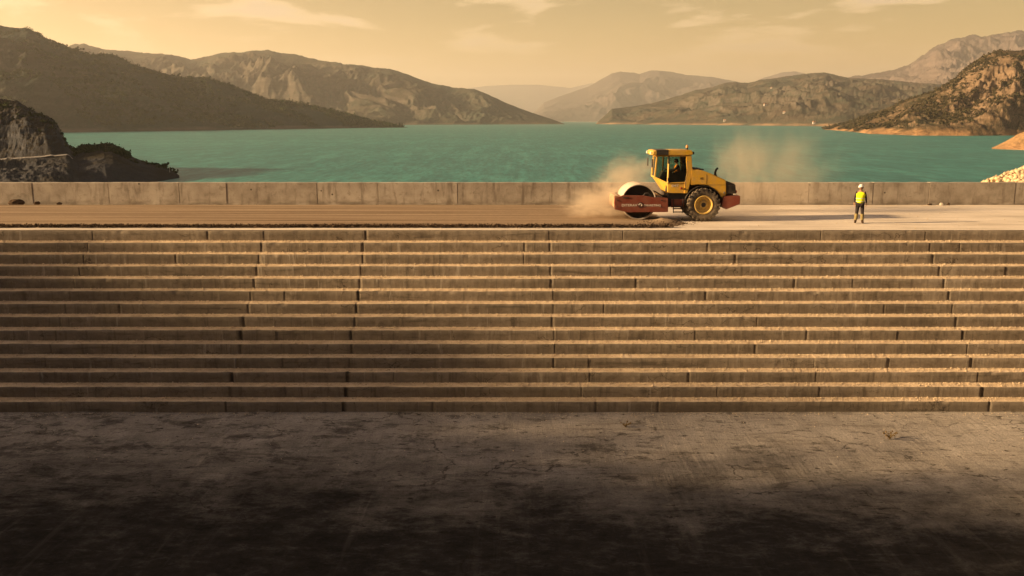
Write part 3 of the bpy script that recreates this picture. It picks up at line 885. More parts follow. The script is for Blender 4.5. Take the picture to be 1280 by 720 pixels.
def weed(px, py, s, label, seed):
    r = ray(px, py); d = (CAM.z - APZ) / -r.z
    p = CAM + r * d
    rr = random.Random(seed); m = MB()
    for _ in range(16):
        a = rr.uniform(0, 6.28); l = s * rr.uniform(.5, 1.)
        m.tube([(0, 0, 0), (math.cos(a) * l * .35, math.sin(a) * l * .35, l * .5), (math.cos(a) * l * .8, math.sin(a) * l * .8, l * rr.uniform(.5, .95))], [.014, .01, .003], 5)
        e = Vector((math.cos(a) * l * .6, math.sin(a) * l * .6, l * .6))
        m.box(e, (.07 * s * 2, .03, .05 * s * 2), Matrix.Rotation(rr.uniform(0, 6), 3, 'Z') @ Matrix.Rotation(rr.uniform(0, 6), 3, 'X'))
    o = m.build('dry_weed', DRY); o.location = (p.x, p.y, APZ)
    tag(o, label, 'plant')
weed(1112, 549, .42, 'dry weed tuft standing in the sunlit part of the apron', 1)
weed(782, 534, .3, 'dry weed tuft near the foot of the steps at the shade edge', 2)

# ------------------------------------------------------------------ road roller
YEL = paint('roller_yellow_paint', (.60, .345, .020), .42, .42, (.36, .26, .15))
RED = paint('roller_oxide_red_paint', (.19, .036, .018), .5, .24, (.30, .20, .12))
BLK = paint('roller_black_paint', (.016, .014, .013), .5, .18, (.2, .15, .1))
STEEL = paint('worn_drum_steel', (.50, .44, .36), .55, .75, (.52, .42, .30), .15)
RUB = paint('dusty_tyre_rubber', (.040, .034, .028), .85, .75, (.24, .185, .125), 0, .2)
RIMM = paint('rim_yellow_paint', (.50, .32, .05), .5, .5, (.34, .26, .16))
CHROME = paint('bare_pipe_steel', (.35, .32, .28), .35, .3, (.3, .24, .17), .8)
LENS = paint('clear_lamp_lens', (.75, .70, .60), .2, .1)
AMBER = paint('amber_lens', (.62, .22, .03), .25, .1)
REDL = paint('red_lens', (.25, .015, .01), .25, .1)
WHITE = paint('white_lettering', (.72, .66, .58), .6, .2)
GLASS = mat_glass()
FABB = cloth('black_seat_vinyl', (.02, .018, .017))


def lettering(name, body, w, h, loc, mat, parent, depth=.004):
    cu = bpy.data.curves.new(name, 'FONT'); cu.body = body; cu.align_x = 'CENTER'; cu.align_y = 'CENTER'
    cu.extrude = .3; cu.size = 1; cu.offset = .012
    tmp = bpy.data.objects.new(name + '_tmp', cu); COL.objects.link(tmp)
    dg = bpy.context.evaluated_depsgraph_get()
    me = bpy.data.meshes.new_from_object(tmp.evaluated_get(dg))
    bpy.data.objects.remove(tmp)
    V = np.empty(len(me.vertices) * 3, np.float32); me.vertices.foreach_get('co', V); V = V.reshape(-1, 3)
    lo, hi = V.min(0), V.max(0); c = (lo + hi) / 2
    N = np.stack([(V[:, 0] - c[0]) / (hi[0] - lo[0]) * w, -(V[:, 2] - lo[2]) / (hi[2] - lo[2]) * depth, (V[:, 1] - c[1]) / (hi[1] - lo[1]) * h], 1) + np.array(loc)
    me.vertices.foreach_set('co', N.astype(np.float32).ravel()); me.update()
    me.materials.clear()
    return link(name, me, mat, parent)


rol = empty('road_roller', (7.7, 4.6, 0))
tag(rol, 'yellow single drum road roller with oxide red frame working on the dam crest', 'road roller')
DX, DZ = -1.60, .94
# drum
m = MB().lathe([(.80, -1.03), (.838, -1.035), (.85, -1.02), (.85, 1.02), (.838, 1.035), (.80, 1.03), (.795, .80), (.795, -.80)], DX, DZ, 96, True)
drum = m.build('drum', STEEL, rol, 30)
for sg in (-1, 1):
    m = MB().lathe([(0, sg * .74), (.30, sg * .74), (.34, sg * .78), (.79, sg * .80), (.79, sg * .72), (0, sg * .70)], DX, DZ, 48)
    m.build('drum_disc', BLK, drum, 30)
    MB().lathe([(0, sg * 1.02), (.17, sg * 1.02), (.21, sg * .98), (.21, sg * .72)], DX, DZ, 24).build('drum_hub', BLK, drum, 30)
# drum frame: two side plates and cross beams
FP = [(-2.79, 1.16), (-2.5, 1.22), (-2.44, 1.27), (-1.40, 1.26), (-1.05, 1.19), (-.24, 1.14), (-.22, .47), (-2.16, .45), (-2.44, .52), (-2.79, .60)]
fr = MB()
fr.prism(FP, -1.19, -1.07); fr.prism(FP, 1.07, 1.19)
fr.box((-.40, 0, .86), (.26, 2.14, .5))
fr.bevel(.018, 2)
drf = fr.build('drum_frame', RED, rol, 35)
for x in (-2.66, -.55):
    for z in (.72, 1.04):
        MB().lathe([(0, -1.215), (.03, -1.215), (.03, -1.18)], x, z, 6).build('bolt', BLK, drf)
MB().box((-2.25, -1.20, 1.16), (.30, .02, .05)).build('lifting_lug', BLK, drf)
lettering('lettering', 'DITERAV', .74, .115, (-2.075, -1.190, .80), WHITE, drf)
lettering('lettering', 'BMARETING', .80, .10, (-.985, -1.190, .795), WHITE, drf)
em = MB().lathe([(0, -1.20), (.135, -1.20), (.145, -1.192), (.145, -1.185)], -1.555, .81, 28).build('emblem', paint('emblem_dark_red', (.06, .012, .008), .5, .1), drf, 30)
m = MB()
arc = [(-1.555 + .075 * math.cos(a), -1.204, .81 + .06 * math.sin(a)) for a in [R(q) for q in range(-60, 215, 25)]]
m.tube(arc, .013, 6); m.tube([(-1.535, -1.204, .81), (-1.49, -1.204, .77)], .013, 6)
m.build('emblem_mark', WHITE, em)
m = MB().box((-2.69, 0, .96), (.24, 2.13, .56)).bevel(.02, 2)
m.build('front_beam', paint('dusty_front_beam', (.34, .15, .07), .6, .95, (.50, .38, .24)), drf, 30)
# scraper beam, hoses and bracket on the frame
m = MB()
m.box((-.62, 0, 1.20), (.14, 1.9, .10)); m.box((-.80, 0, 1.06), (.05, 2.0, .22), Matrix.Rotation(R(35), 3, 'Y'))
m.bevel(.01, 1)
m.build('scraper', paint('dusty_steel', (.30, .24, .17), .7, .7), rol)
m = MB()
for q in range(4):
    y = -.75 + q * .16
    m.tube([(-1.25, y, 1.22), (-1.05, y, 1.42), (-.75, y + .05, 1.40), (-.45, y + .1, 1.22), (-.1, .1 * q, 1.12)], .028, 8)
m.tube([(-1.42, -1.1, 1.24), (-1.33, -1.1, 1.36), (-1.18, -1.1, 1.37), (-1.05, -1.1, 1.22)], .03, 8)
m.build('hose', BLK, rol, True)
# articulation and chassis under the cab
m = MB()
m.box((-.16, 0, .88), (.36, .7, .5)); m.lathe([(0, -.2), (.2, -.2), (.2, .2), (0, .2)], -.12, .9, 20)
m.box((.35, 0, 1.02), (1.0, 1.5, .62)); m.box((.85, 0, 1.2), (.5, 1.3, .9))
m.prism([(.7, .75), (2.5, .75), (2.5, 1.5), (2.2, 1.75), (.9, 1.75), (.7, 1.3)], -.52, .52)
m.bevel(.02, 1)
ch = m.build('chassis', BLK, rol, 35)
m = MB(); m.box((.28, 0, .86), (.62, 1.72, .40)); m.box((.30, -.80, .60), (.5, .22, .04)); m.bevel(.02, 2)
m.build('tool_box', RED, rol, 35)
m = MB()
for z in (.45, .72): m.box((.30, -.93, z), (.46, .2, .035))
for x in (.08, .52): m.box((x, -.90, .76), (.03, .05, .72))
m.build('step', BLK, rol)
# axle
MB().lathe([(.12, -.7), (.12, .7)], 1.5, .8, 16).build('axle', BLK, rol, True)


def wheel(y0, y1, face):
    w = empty('wheel', (1.5, 0, .8)); w.parent = rol
    yc = (y0 + y1) / 2; hw = (y1 - y0) / 2
    m = MB().lathe([(.44, yc - hw * .82), (.52, yc - hw * .96), (.64, yc - hw), (.72, yc - hw * .93), (.765, yc - hw * .72), (.775, yc), (.765, yc + hw * .72), (.72, yc + hw * .93), (.64, yc + hw), (.52, yc + hw * .96), (.44, yc + hw * .82)], 0, 0, 64)
    N = 22
    for k in range(N):
        for sgn in (-1, 1):
            a = 2 * math.pi * (k + (.5 if sgn > 0 else 0)) / N
            rot = Matrix.Rotation(-a, 3, 'Y') @ Matrix.Rotation(R(28) * sgn, 3, 'X')
            c = Vector((.778 * math.cos(a), yc + sgn * hw * .47, .778 * math.sin(a)))
            m.box(c, (.05, hw * 1.02, .085), rot)
            c2 = Vector((.715 * math.cos(a), yc + sgn * hw * .97, .715 * math.sin(a)))
            m.box(c2, (.12, .03, .085), Matrix.Rotation(-a, 3, 'Y'))
    m.build('tyre', RUB, w, 40)
    s = face
    m = MB().lathe([(.46, yc - hw * .84 * 1), (.445, yc + s * hw * .95), (.42, yc + s * hw * .98), (.38, yc + s * hw * .9), (.35, yc + s * hw * .55), (.22, yc + s * hw * .45), (.20, yc + s * hw * .62), (.12, yc + s * hw * .70), (0, yc + s * hw * .70)], 0, 0, 48)
    rim = m.build('rim', RIMM, w, 30)
    m = MB()
    m.lathe([(0, yc + s * hw * .76), (.10, yc + s * hw * .76), (.13, yc + s * hw * .6)], 0, 0, 20)
    m.build('hub', BLK, w, 30)
    return w


wheel(-1.10, -.54, -1); wheel(.54, 1.10, 1)
# engine hood with wheel arches
arch = [(.88, 1.73), (1.25, 1.76), (1.62, 1.74)] + [(1.5 + .93 * math.cos(a), .8 + .93 * math.sin(a)) for a in [R(q) for q in range(70, 12, -8)]]
HP = [(.90, 2.49), (1.20, 2.48), (1.47, 2.42), (1.80, 2.30), (2.15, 2.15), (2.56, 1.97), (2.60, 1.26), (2.46, 1.10)] + arch[::-1][1:]
m = MB().prism(HP, -.92, .92); m.bevel(.035, 3, 25)
hood = m.build('hood', YEL, rol, 30)
for q in range(4):
    x = 1.02 + q * .145
    MB().box((x, -.45, 2.505 - max(0, x - 1.2) * .16), (.10, .6, .05)).box((x, .45, 2.505 - max(0, x - 1.2) * .16), (.10, .6, .05)).build('air_vent', BLK, hood)
m = MB(); m.box((1.62, -.923, 2.02), (.012, .006, .5)); m.box((2.1, -.923, 1.75), (.9, .006, .012)); m.build('panel_gap', BLK, hood)
MB().box((2.49, -.93, 1.38), (.07, .03, .10)).bevel(.008).build('latch', CHROME, hood)
lettering('lettering', 'XC', .17, .10, (1.38, -.924, 2.06), BLK, hood)
m = MB().prism([(2.565, 1.95), (3.02, 1.78), (3.09, 1.27), (2.60, 1.26)], -.88, .88); m.bevel(.03, 2)
gr = m.build('rear_grille', BLK, rol, 30)
m = MB()
for q in range(8):
    z = 1.33 + q * .055
    m.box((2.84, -.89, z), (.40, .02, .018))
m.build('grille_slats', paint('grille_grey', (.04, .036, .033), .5, .4), gr)
for y in (-.72, .72):
    MB().box((3.10, y, 1.42), (.05, .22, .12)).bevel(.012).build('tail_lamp', REDL, gr)
MB().box((3.0, -.90, 1.30), (.12, .05, .06)).bevel(.01).build('work_lamp', LENS, gr)
m = MB().prism([(2.44, 1.22), (3.24, 1.24), (3.24, .84), (2.58, .58), (2.38, .74)], -1.06, 1.06); m.bevel(.025, 2)
m.build('counterweight', RED, rol, 30)
m = MB().tube([(2.28, .25, 2.0), (2.28, .25, 2.28), (2.31, .25, 2.40), (2.40, .25, 2.50)], [.055, .055, .052, .05], 14)
m.lathe([(.075, .17), (.075, .33)], 2.28, 2.13, 12)
m.build('exhaust_pipe', BLK, rol, True)
# front fender like hood side: dark inner arch
for sg in (-1, 1):
    m = MB()
    pts = [(1.5 + .90 * math.cos(R(q)), sg * .72, .8 + .90 * math.sin(R(q))) for q in range(15, 176, 8)]
    for p, q in zip(pts, pts[1:]): m.bar(p, q, .40, .03)
    m.build('wheel_arch', BLK, rol)

# cab: hexagonal plan (F front corner, C door pillar, R rear door edge)
cab = empty('cab', (0, 0, 0)); cab.parent = rol
YS = .82
def ring(Fx, Fy, Cz=None): pass
bot = {'F': (-.27, .56, 1.36), 'C': (-.20, YS, 1.36), 'R': (.66, YS, 1.36)}
mid = {'F': (-.80, .52, 2.10), 'C': (-.22, YS, 1.83), 'R': (.62, YS, 1.86)}
top = {'F': (-.72, .52, 3.12), 'C': (-.20, YS - .02, 3.12), 'R': (.64, YS - .02, 3.12)}
def P(d, k, s): x, y, z = d[k]; return Vector((x, y * s, z))
m = MB()
V = {}
for nm, d in (('b', bot), ('m', mid)):
    for k in 'FCR':
        for s in (-1, 1): V[nm, k, s] = m.bm.verts.new(P(d, k, s))
f = m.bm.faces.new
for s in (-1, 1):
    f([V['b', 'F', s], V['b', 'C', s], V['m', 'C', s], V['m', 'F', s]])
    f([V['b', 'C', s], V['b', 'R', s], V['m', 'R', s], V['m', 'C', s]])
f([V['b', 'F', -1], V['b', 'F', 1], V['m', 'F', 1], V['m', 'F', -1]])
f([V['b', 'R', -1], V['m', 'R', -1], V['m', 'R', 1], V['b', 'R', 1]])
f([V['b', k, s] for k, s in (('F', -1), ('C', -1), ('R', -1), ('R', 1), ('C', 1), ('F', 1))])
m.bevel(.02, 2, 15)
body = m.build('cab_body', YEL, cab, 30)
lettering('lettering', 'SMT', .34, .11, (.14, -YS - .001, 1.70), WHITE, cab)
# pillars
m = MB()
for s in (-1, 1):
    m.bar(P(mid, 'F', s), P(top, 'F', s), .07); m.bar(P(mid, 'C', s), P(top, 'C', s), .075, .06)
    m.bar(P(mid, 'F', s), P(mid, 'C', s), .05); m.bar(P(mid, 'C', s), P(mid, 'R', s), .05)
    m.bar(P(top, 'F', s), P(top, 'C', s), .06); m.bar(P(top, 'C', s), P(top, 'R', s), .06)
m.bar(P(top, 'F', -1), P(top, 'F', 1), .07); m.bar(P(mid, 'F', -1), P(mid, 'F', 1), .06)
m.bevel(.01, 1)
m.build('pillars', YEL, cab, 30)
RP = [(.60, 3.14), (.87, 3.14), (.935, 2.50), (.86, 1.9), (.74, 1.34), (.58, 1.34), (.60, 1.86), (.69, 2.34)]
for s in (-1, 1): MB().prism(RP, s * YS - .055, s * YS + .055).bevel(.02, 2).build('rear_pillar', YEL, cab, 30)
m = MB(); m.box((.80, 0, 1.95), (.06, 1.52, 1.1)); m.box((.86, 0, 2.98), (.06, 1.52, .3))
m.build('rear_wall', BLK, cab)
# glazing, one pane each
def pane(name, pts):
    m = MB(); a = [Vector(p) for p in pts]; nn = (a[1] - a[0]).cross(a[2] - a[0]).normalized() * .004
    fa = [m.bm.verts.new(p + nn) for p in a]; fb = [m.bm.verts.new(p - nn) for p in a]
    m.bm.faces.new(fa); m.bm.faces.new(fb[::-1])
    for i in range(len(a)): m.bm.faces.new((fa[i], fb[i], fb[(i + 1) % len(a)], fa[(i + 1) % len(a)]))
    return m.build(name, GLASS, cab)
pane('windscreen', [P(mid, 'F', -1), P(mid, 'F', 1), P(top, 'F', 1), P(top, 'F', -1)])
for s in (-1, 1):
    pane('front_side_window', [P(mid, 'F', s), P(mid, 'C', s), P(top, 'C', s), P(top, 'F', s)])
    d = pane('door_window', [P(mid, 'C', s), P(mid, 'R', s), Vector((.69, s * YS, 2.36)), P(top, 'R', s), P(top, 'C', s)])
pane('rear_window', [(.84, -.76, 2.5), (.84, .76, 2.5), (.84, .76, 2.84), (.84, -.76, 2.84)])
MB().box((-.205, -YS - .03, 2.93), (.08, .03, .36)).bevel(.008).build('door_hinge', BLK, cab)
MB().box((-.205, -YS - .03, 2.0), (.07, .03, .16)).bevel(.008).build('door_hinge', BLK, cab)
MB().lathe([(0, -YS - .04), (.045, -YS - .04), (.055, -YS)], .44, 1.58, 16).build('door_handle', REDL, cab, True)
MB().box((.60, -YS - .06, 1.55), (.05, .03, .09)).bevel(.008).build('door_latch', BLK, cab)
m = MB().tube([(.60, -YS - .10, 1.62), (.62, -YS - .11, 2.0), (.70, -YS - .11, 2.34), (.68, -YS - .1, 2.9)], .014, 8)
m.build('grab_rail', BLK, cab, True)
# roof
m = MB().prism([(-1.02, 3.17), (-1.0, 3.34), (-.90, 3.39), (.80, 3.41), (.92, 3.36), (.94, 3.16), (.70, 3.13), (-.80, 3.13)], -.90, .90)
m.bevel(.045, 3, 20)
roof = m.build('roof', YEL, cab, 30)
m = MB().prism([(-.84, 3.15), (-.84, 3.40), (-.22, 3.412), (-.22, 3.15)], -.906, .906); m.bevel(.03, 2)
m.build('roof_band', BLK, roof, 30)
for y in (-.62, .62):
    MB().box((-1.04, y, 3.26), (.07, .22, .13)).bevel(.02, 2).build('headlight', LENS, roof)
MB().box((.98, -.6, 3.25), (.10, .2, .13)).bevel(.02, 2).build('rear_work_lamp', BLK, roof)
MB().tube([(-.79, -.58, 3.08), (-.79, -.58, 3.14)], .05, 12).build('work_lamp', AMBER, roof)
bea = MB().tube([(.72, -.45, 3.41), (.72, -.45, 3.50)], .05, 12).build('beacon', BLK, roof, True)
MB().tube([(.72, -.45, 3.50), (.72, -.45, 3.58), (.72, -.45, 3.63)], [.062, .058, .03], 14).build('beacon_lens', AMBER, bea, True)
m = MB(); m.bar((-.74, -.56, 3.10), (-.97, -.72, 3.05), .02); m.box((-.98, -.72, 2.78), (.04, .18, .40)); m.bevel(.008, 1)
m.build('mirror', BLK, cab)
m = MB(); m.bar((-.74, .56, 3.10), (-.97, .72, 3.05), .02); m.box((-.98, .72, 2.78), (.04, .18, .40)); m.bevel(.008, 1)
m.build('mirror', BLK, cab)
m = MB().tube([(-.79, .1, 2.14), (-.80, .18, 2.5), (-.77, .3, 2.9)], .012, 6); m.build('wiper', BLK, cab)
# inside
for s in (-1, 1): MB().prism([(-.17, 1.86), (.61, 1.89), (.685, 2.36), (.30, 2.40), (-.17, 2.26)], s * .785 - .015, s * .785 + .015).bevel(.008, 1).build('dark_interior_panel', BLK, cab)  # black sheets standing in for the dark interior behind the lower door glass
m = MB(); m.box((.18, 0, 1.66), (.95, 1.45, .5)); m.box((.42, -.48, 2.08), (.42, .22, .42)); m.box((.42, .48, 2.08), (.42, .22, .42))
m.prism([(-.62, 1.95), (-.30, 1.9), (-.22, 2.28), (-.40, 2.36)], -.30, .30); m.bevel(.02, 1)
m.build('console', BLK, cab)
m = MB(); m.box((.36, 0, 1.98), (.5, .5, .14)); m.box((.62, 0, 2.36), (.13, .48, .78), Matrix.Rotation(R(8), 3, 'Y')); m.box((.66, 0, 2.83), (.1, .26, .2)); m.bevel(.04, 2)
m.build('seat', FABB, cab, True)
m = MB().tube([(-.36, 0, 2.2), (-.22, 0, 2.42)], .03, 8)
cc = Vector((-.20, 0, 2.44)); ax = Vector((.14, 0, .22)).normalized(); u = Vector((0, 1, 0)); v = ax.cross(u)
m.tube([cc + (u * math.cos(a) + v * math.sin(a)) * .19 for a in [2 * math.pi * q / 24 for q in range(25)]], .016, 8, False)
m.build('steering_wheel', BLK, cab, True)

# ------------------------------------------------------------------ people
def skin_bm(bm, nodes, edges, root, sub=2, ys=1.0):
    """grow a continuous surface over a skeleton and add it to bm"""
    names = list(nodes); ix = {n: i for i, n in enumerate(names)}
    me = bpy.data.meshes.new('tmp')
    me.from_pydata([nodes[n][:3] for n in names], [(ix[a], ix[b]) for a, b in edges], [])
    o = bpy.data.objects.new('tmp', me); COL.objects.link(o)
    o.modifiers.new('skin', 'SKIN')
    sv = me.skin_vertices[0].data
    for n in names:
        r = nodes[n][3]; sv[ix[n]].radius = (r, r); sv[ix[n]].use_root = (n == root)
    if sub:
        md = o.modifiers.new('sub', 'SUBSURF'); md.levels = sub; md.render_levels = sub
    dg = bpy.context.evaluated_depsgraph_get()
    out = bpy.data.meshes.new_from_object(o.evaluated_get(dg))
    if ys != 1.0:
        for v in out.vertices: v.co.y *= ys
    bm.from_mesh(out)
    bpy.data.objects.remove(o); bpy.data.meshes.remove(out); bpy.data.meshes.remove(me)


def chain(*a): return list(zip(a, a[1:]))


def fat(nodes, keys, d): return {k: (*nodes[k][:3], nodes[k][3] + d) for k in keys}


def fingers(bm, palm, wrist, side, curl):
    """five separate bent fingers from the palm; side = direction of the thumb"""
    p, w = Vector(palm), Vector(wrist)
    d = (p - w).normalized(); s = Vector(side); s = (s - d * s.dot(d)).normalized(); c = Vector(curl); c = (c - d * c.dot(d) - s * c.dot(s)).normalized()
    for i, L in enumerate((.072, .080, .076, .062)):
        b = p + s * (.027 - .018 * i)
        nd = {'a': (*b, .010), 'b': (*(b + d * (.03 + L * .4)), .0092), 'c': (*(b + d * (.03 + L * .72) + c * .018), .0085), 'd': (*(b + d * (.03 + L * .9) + c * .042), .0072)}
        skin_bm(bm, nd, chain('a', 'b', 'c', 'd'), 'a', 1)
    b = p - d * .03 + s * .02
    nd = {'a': (*b, .013), 'b': (*(b + s * .028 + d * .025 + c * .01), .011), 'c': (*(b + s * .032 + d * .06 + c * .02), .009)}
    skin_bm(bm, nd, chain('a', 'b', 'c'), 'a', 1)


SKIN = cloth('weathered_skin', (.36, .20, .13), 8)
NAVY = cloth('dark_work_cloth', (.035, .028, .028))
HIVIS = cloth('lime_hivis_fabric', (.80, .82, .02), 12)
ORANGEV = cloth('orange_hivis_fabric', (.75, .25, .03), 12)
OLIVE = cloth('dusty_gaiter_fabric', (.24, .19, .08), 12)
SILVER = cloth('reflective_silver', (.62, .60, .55), 30)
BOOT = cloth('brown_boot_leather', (.055, .032, .02), 15)
HAIR = cloth('dark_hair', (.02, .014, .01), 40)
HELM = paint('white_helmet_shell', (.78, .75, .68), .35, .12, (.5, .42, .3))
EYE = cloth('dark_eye', (.01, .01, .01))


def head_shape_bm(bm, c, yaw, tilt=0.):
    """head with brow, nose, jaw, ears; faces -Y before turning"""
    from mathutils import noise as mn
    t = bmesh.new(); bmesh.ops.create_icosphere(t, subdivisions=4, radius=1)
    for v in t.verts:
        x, y, z = v.co
        q = Vector((x * .076, y * .096, z * .118))
        if z < 0: q.x *= 1 + .22 * z; q.y = q.y * (1 + .12 * z) - .012 * (-z)
        fy = max(0, -y)
        q.y -= .028 * math.exp(-((x / .16) ** 2)) * math.exp(-((z + .12) / .2) ** 2) * fy           # nose
        q.y += .012 * math.exp(-(((abs(x) - .38) / .17) ** 2)) * math.exp(-((z - .05) / .12) ** 2) * fy  # sockets
        q.y -= .008 * math.exp(-((x / .3) ** 2)) * math.exp(-((z + .5) / .09) ** 2) * fy            # lips
        q.y -= .010 * math.exp(-((x / .3) ** 2)) * math.exp(-((z + .82) / .14) ** 2) * fy           # chin
        q.x += math.copysign(.018, x) * math.exp(-((abs(x) - 1) / .14) ** 2 - (y - .05) ** 2 / .03 - z * z / .06)
        v.co = q
    M = Matrix.Translation(c) @ Matrix.Rotation(yaw, 4, 'Z') @ Matrix.Rotation(tilt, 4, 'X')
    bmesh.ops.transform(t, matrix=M, verts=t.verts[:])
    me = bpy.data.meshes.new('tmp'); t.to_mesh(me); t.free(); bm.from_mesh(me); bpy.data.meshes.remove(me)
    return M


def eyes(bm, M, k):
    for sx in (-1, 1):
        n0 = len(bm.faces)
        bmesh.ops.create_uvsphere(bm, u_segments=8, v_segments=6, radius=.011, matrix=M @ Matrix.Translation((sx * .029, -.083, .006)))
        bm.faces.ensure_lookup_table()
        for q in range(n0, len(bm.faces)): bm.faces[q].material_index = k


def finish(bm, name, mats, parent=None):
    bmesh.ops.recalc_face_normals(bm, faces=bm.faces[:])
    me = bpy.data.meshes.new(name); bm.to_mesh(me); bm.free()
    return link(name, me, mats, parent, True)


def helmet(name, M, mat, parent):
    t = bmesh.new(); bmesh.ops.create_uvsphere(t, u_segments=32, v_segments=20, radius=1)
    bmesh.ops.delete(t, geom=[v for v in t.verts if v.co.z < -.05], context='VERTS')
    for v in t.verts:
        rdg = .012 * math.exp(-(v.co.x / .14) ** 2) * max(0, v.co.z)
        v.co = Vector((v.co.x * .104, v.co.y * .125, v.co.z * .105 + rdg))
    ret = [e for e in t.edges if e.is_boundary]
    ex = bmesh.ops.extrude_edge_only(t, edges=ret)
    for v in [g for g in ex['geom'] if isinstance(g, bmesh.types.BMVert)]:
        fwd = max(0, -v.co.y / .125)
        v.co = Vector((v.co.x * 1.13, v.co.y * (1.12 + .38 * fwd * fwd), v.co.z - .008 - .012 * fwd))
    bmesh.ops.solidify(t, geom=t.faces[:], thickness=.004)
    bmesh.ops.transform(t, matrix=M @ Matrix.Translation((0, .004, .052)), verts=t.verts[:])
    return finish(t, name, mat, parent)


wk = empty('person', (0, 0, 0))
tag(wk, 'person standing in a lime safety vest, white hard hat and dark trousers', 'person')
r_ = ray(1073.5, 279); d_ = (CAM.z - .01) / -r_.z; p_ = CAM + r_ * d_
wk.location = (p_.x, p_.y, .008); wk.rotation_euler = (0, 0, R(-16))
N = {'pel': (0, 0, .98, .135), 'wai': (0, 0, 1.12, .125), 'che': (0, 0, 1.31, .15), 'upc': (0, .015, 1.44, .125), 'nec': (0, .012, 1.53, .055), 'hd': (0, 0, 1.60, .058),
     'shL': (-.175, .015, 1.455, .062), 'elL': (-.245, .05, 1.18, .045), 'wrL': (-.265, -.045, .955, .030), 'paL': (-.262, -.075, .885, .034),
     'shR': (.175, .015, 1.455, .062), 'elR': (.25, .05, 1.18, .045), 'wrR': (.275, -.03, .955, .030), 'paR': (.272, -.06, .885, .034),
     'hiL': (-.095, 0, .90, .098), 'knL': (-.125, -.015, .51, .062), 'anL': (-.15, .03, .11, .044), 'toL': (-.19, -.13, .045, .040),
     'hiR': (.095, 0, .90, .098), 'knR': (.12, -.03, .51, .062), 'anR': (.14, .02, .11, .044), 'toR': (.17, -.15, .045, .040)}
E = chain('pel', 'wai', 'che', 'upc', 'nec', 'hd')
for s in 'LR': E += chain('upc', 'sh' + s, 'el' + s, 'wr' + s, 'pa' + s) + chain('pel', 'hi' + s, 'kn' + s, 'an' + s, 'to' + s)
bm = bmesh.new(); skin_bm(bm, N, E, 'pel', 2)
Mh = head_shape_bm(bm, Vector((0, -.012, 1.685)), R(-52), R(8))
for s, sx in (('L', 1), ('R', -1)): fingers(bm, N['pa' + s][:3], N['wr' + s][:3], (0, -1, 0), (sx, 0, 0))
eyes(bm, Mh, 1)
finish(bm, 'body', [SKIN, EYE], wk)
bm = bmesh.new()
skin_bm(bm, fat(N, ['pel', 'wai', 'che', 'upc', 'shL', 'elL', 'wrL', 'shR', 'elR', 'wrR'], .006), chain('pel', 'wai', 'che', 'upc', 'shL', 'elL', 'wrL') + chain('upc', 'shR', 'elR', 'wrR'), 'pel', 2)
finish(bm, 'shirt', NAVY, wk)
bm = bmesh.new()
vn = {'b': (0, -.005, .91, .172), 'wai': (0, -.005, 1.10, .172), 'che': (0, 0, 1.30, .192), 'upc': (0, .01, 1.42, .172), 'nk': (0, .015, 1.50, .085), 'sL': (-.165, .01, 1.455, .098), 'sR': (.165, .01, 1.455, .098)}
skin_bm(bm, vn, chain('b', 'wai', 'che', 'upc', 'nk') + chain('upc', 'sL') + chain('upc', 'sR'), 'b', 2)
for v in bm.verts: v.co.x *= 1.10
vest = finish(bm, 'vest', HIVIS, wk)
m = MB()
for z, rx in ((1.04, .172), (1.18, .182)):
    pts = [(rx * 1.12 * math.cos(a), rx * 1.02 * math.sin(a), z) for a in [2 * math.pi * q / 28 for q in range(29)]]
    m.tube(pts, .013, 6, False)
m.build('reflective_stripe', SILVER, vest, True)
bm = bmesh.new()
skin_bm(bm, fat(N, ['pel', 'hiL', 'knL', 'hiR', 'knR'], .016) | {'cL': (-.145, .02, .16, .062), 'cR': (.135, .012, .16, .062)}, chain('pel', 'hiL', 'knL', 'cL') + chain('pel', 'hiR', 'knR', 'cR'), 'pel', 2)
finish(bm, 'trousers', NAVY, wk)
for s, sx in (('L', -1), ('R', 1)):
    k, a = Vector(N['kn' + s][:3]), Vector(N['an' + s][:3])
    m = MB().tube([k.lerp(a, .12), k.lerp(a, .3), k.lerp(a, .6), k.lerp(a, .86)], [.080, .086, .078, .070], 16)
    m.build('gaiter', OLIVE, wk, True)
    bm = bmesh.new(); t = Vector(N['to' + s][:3])
    skin_bm(bm, {'u': (a.x, a.y, .20, .062), 'a': (a.x, a.y + .005, .09, .060), 'h': (a.x, a.y + .04, .055, .05), 't': (t.x, t.y - .02, .052, .050), 'm': ((a.x + t.x) / 2, (a.y + t.y) / 2, .058, .055)},
            chain('u', 'a', 'm', 't') + [('a', 'h')], 'a', 2)
    for v in bm.verts: v.co.z = max(v.co.z, 0)
    finish(bm, 'boot', BOOT, wk)
t = bmesh.new(); bmesh.ops.create_icosphere(t, subdivisions=3, radius=1)
bmesh.ops.delete(t, geom=[v for v in t.verts if v.co.y < -.15 or v.co.z < -.75], context='VERTS')
for v in t.verts: v.co = Vector((v.co.x * .083, v.co.y * .106 + .004, v.co.z * .122 + .004))
bmesh.ops.transform(t, matrix=Mh, verts=t.verts[:]); finish(t, 'hair', HAIR, wk)
helmet('hard_hat', Mh, HELM, wk)

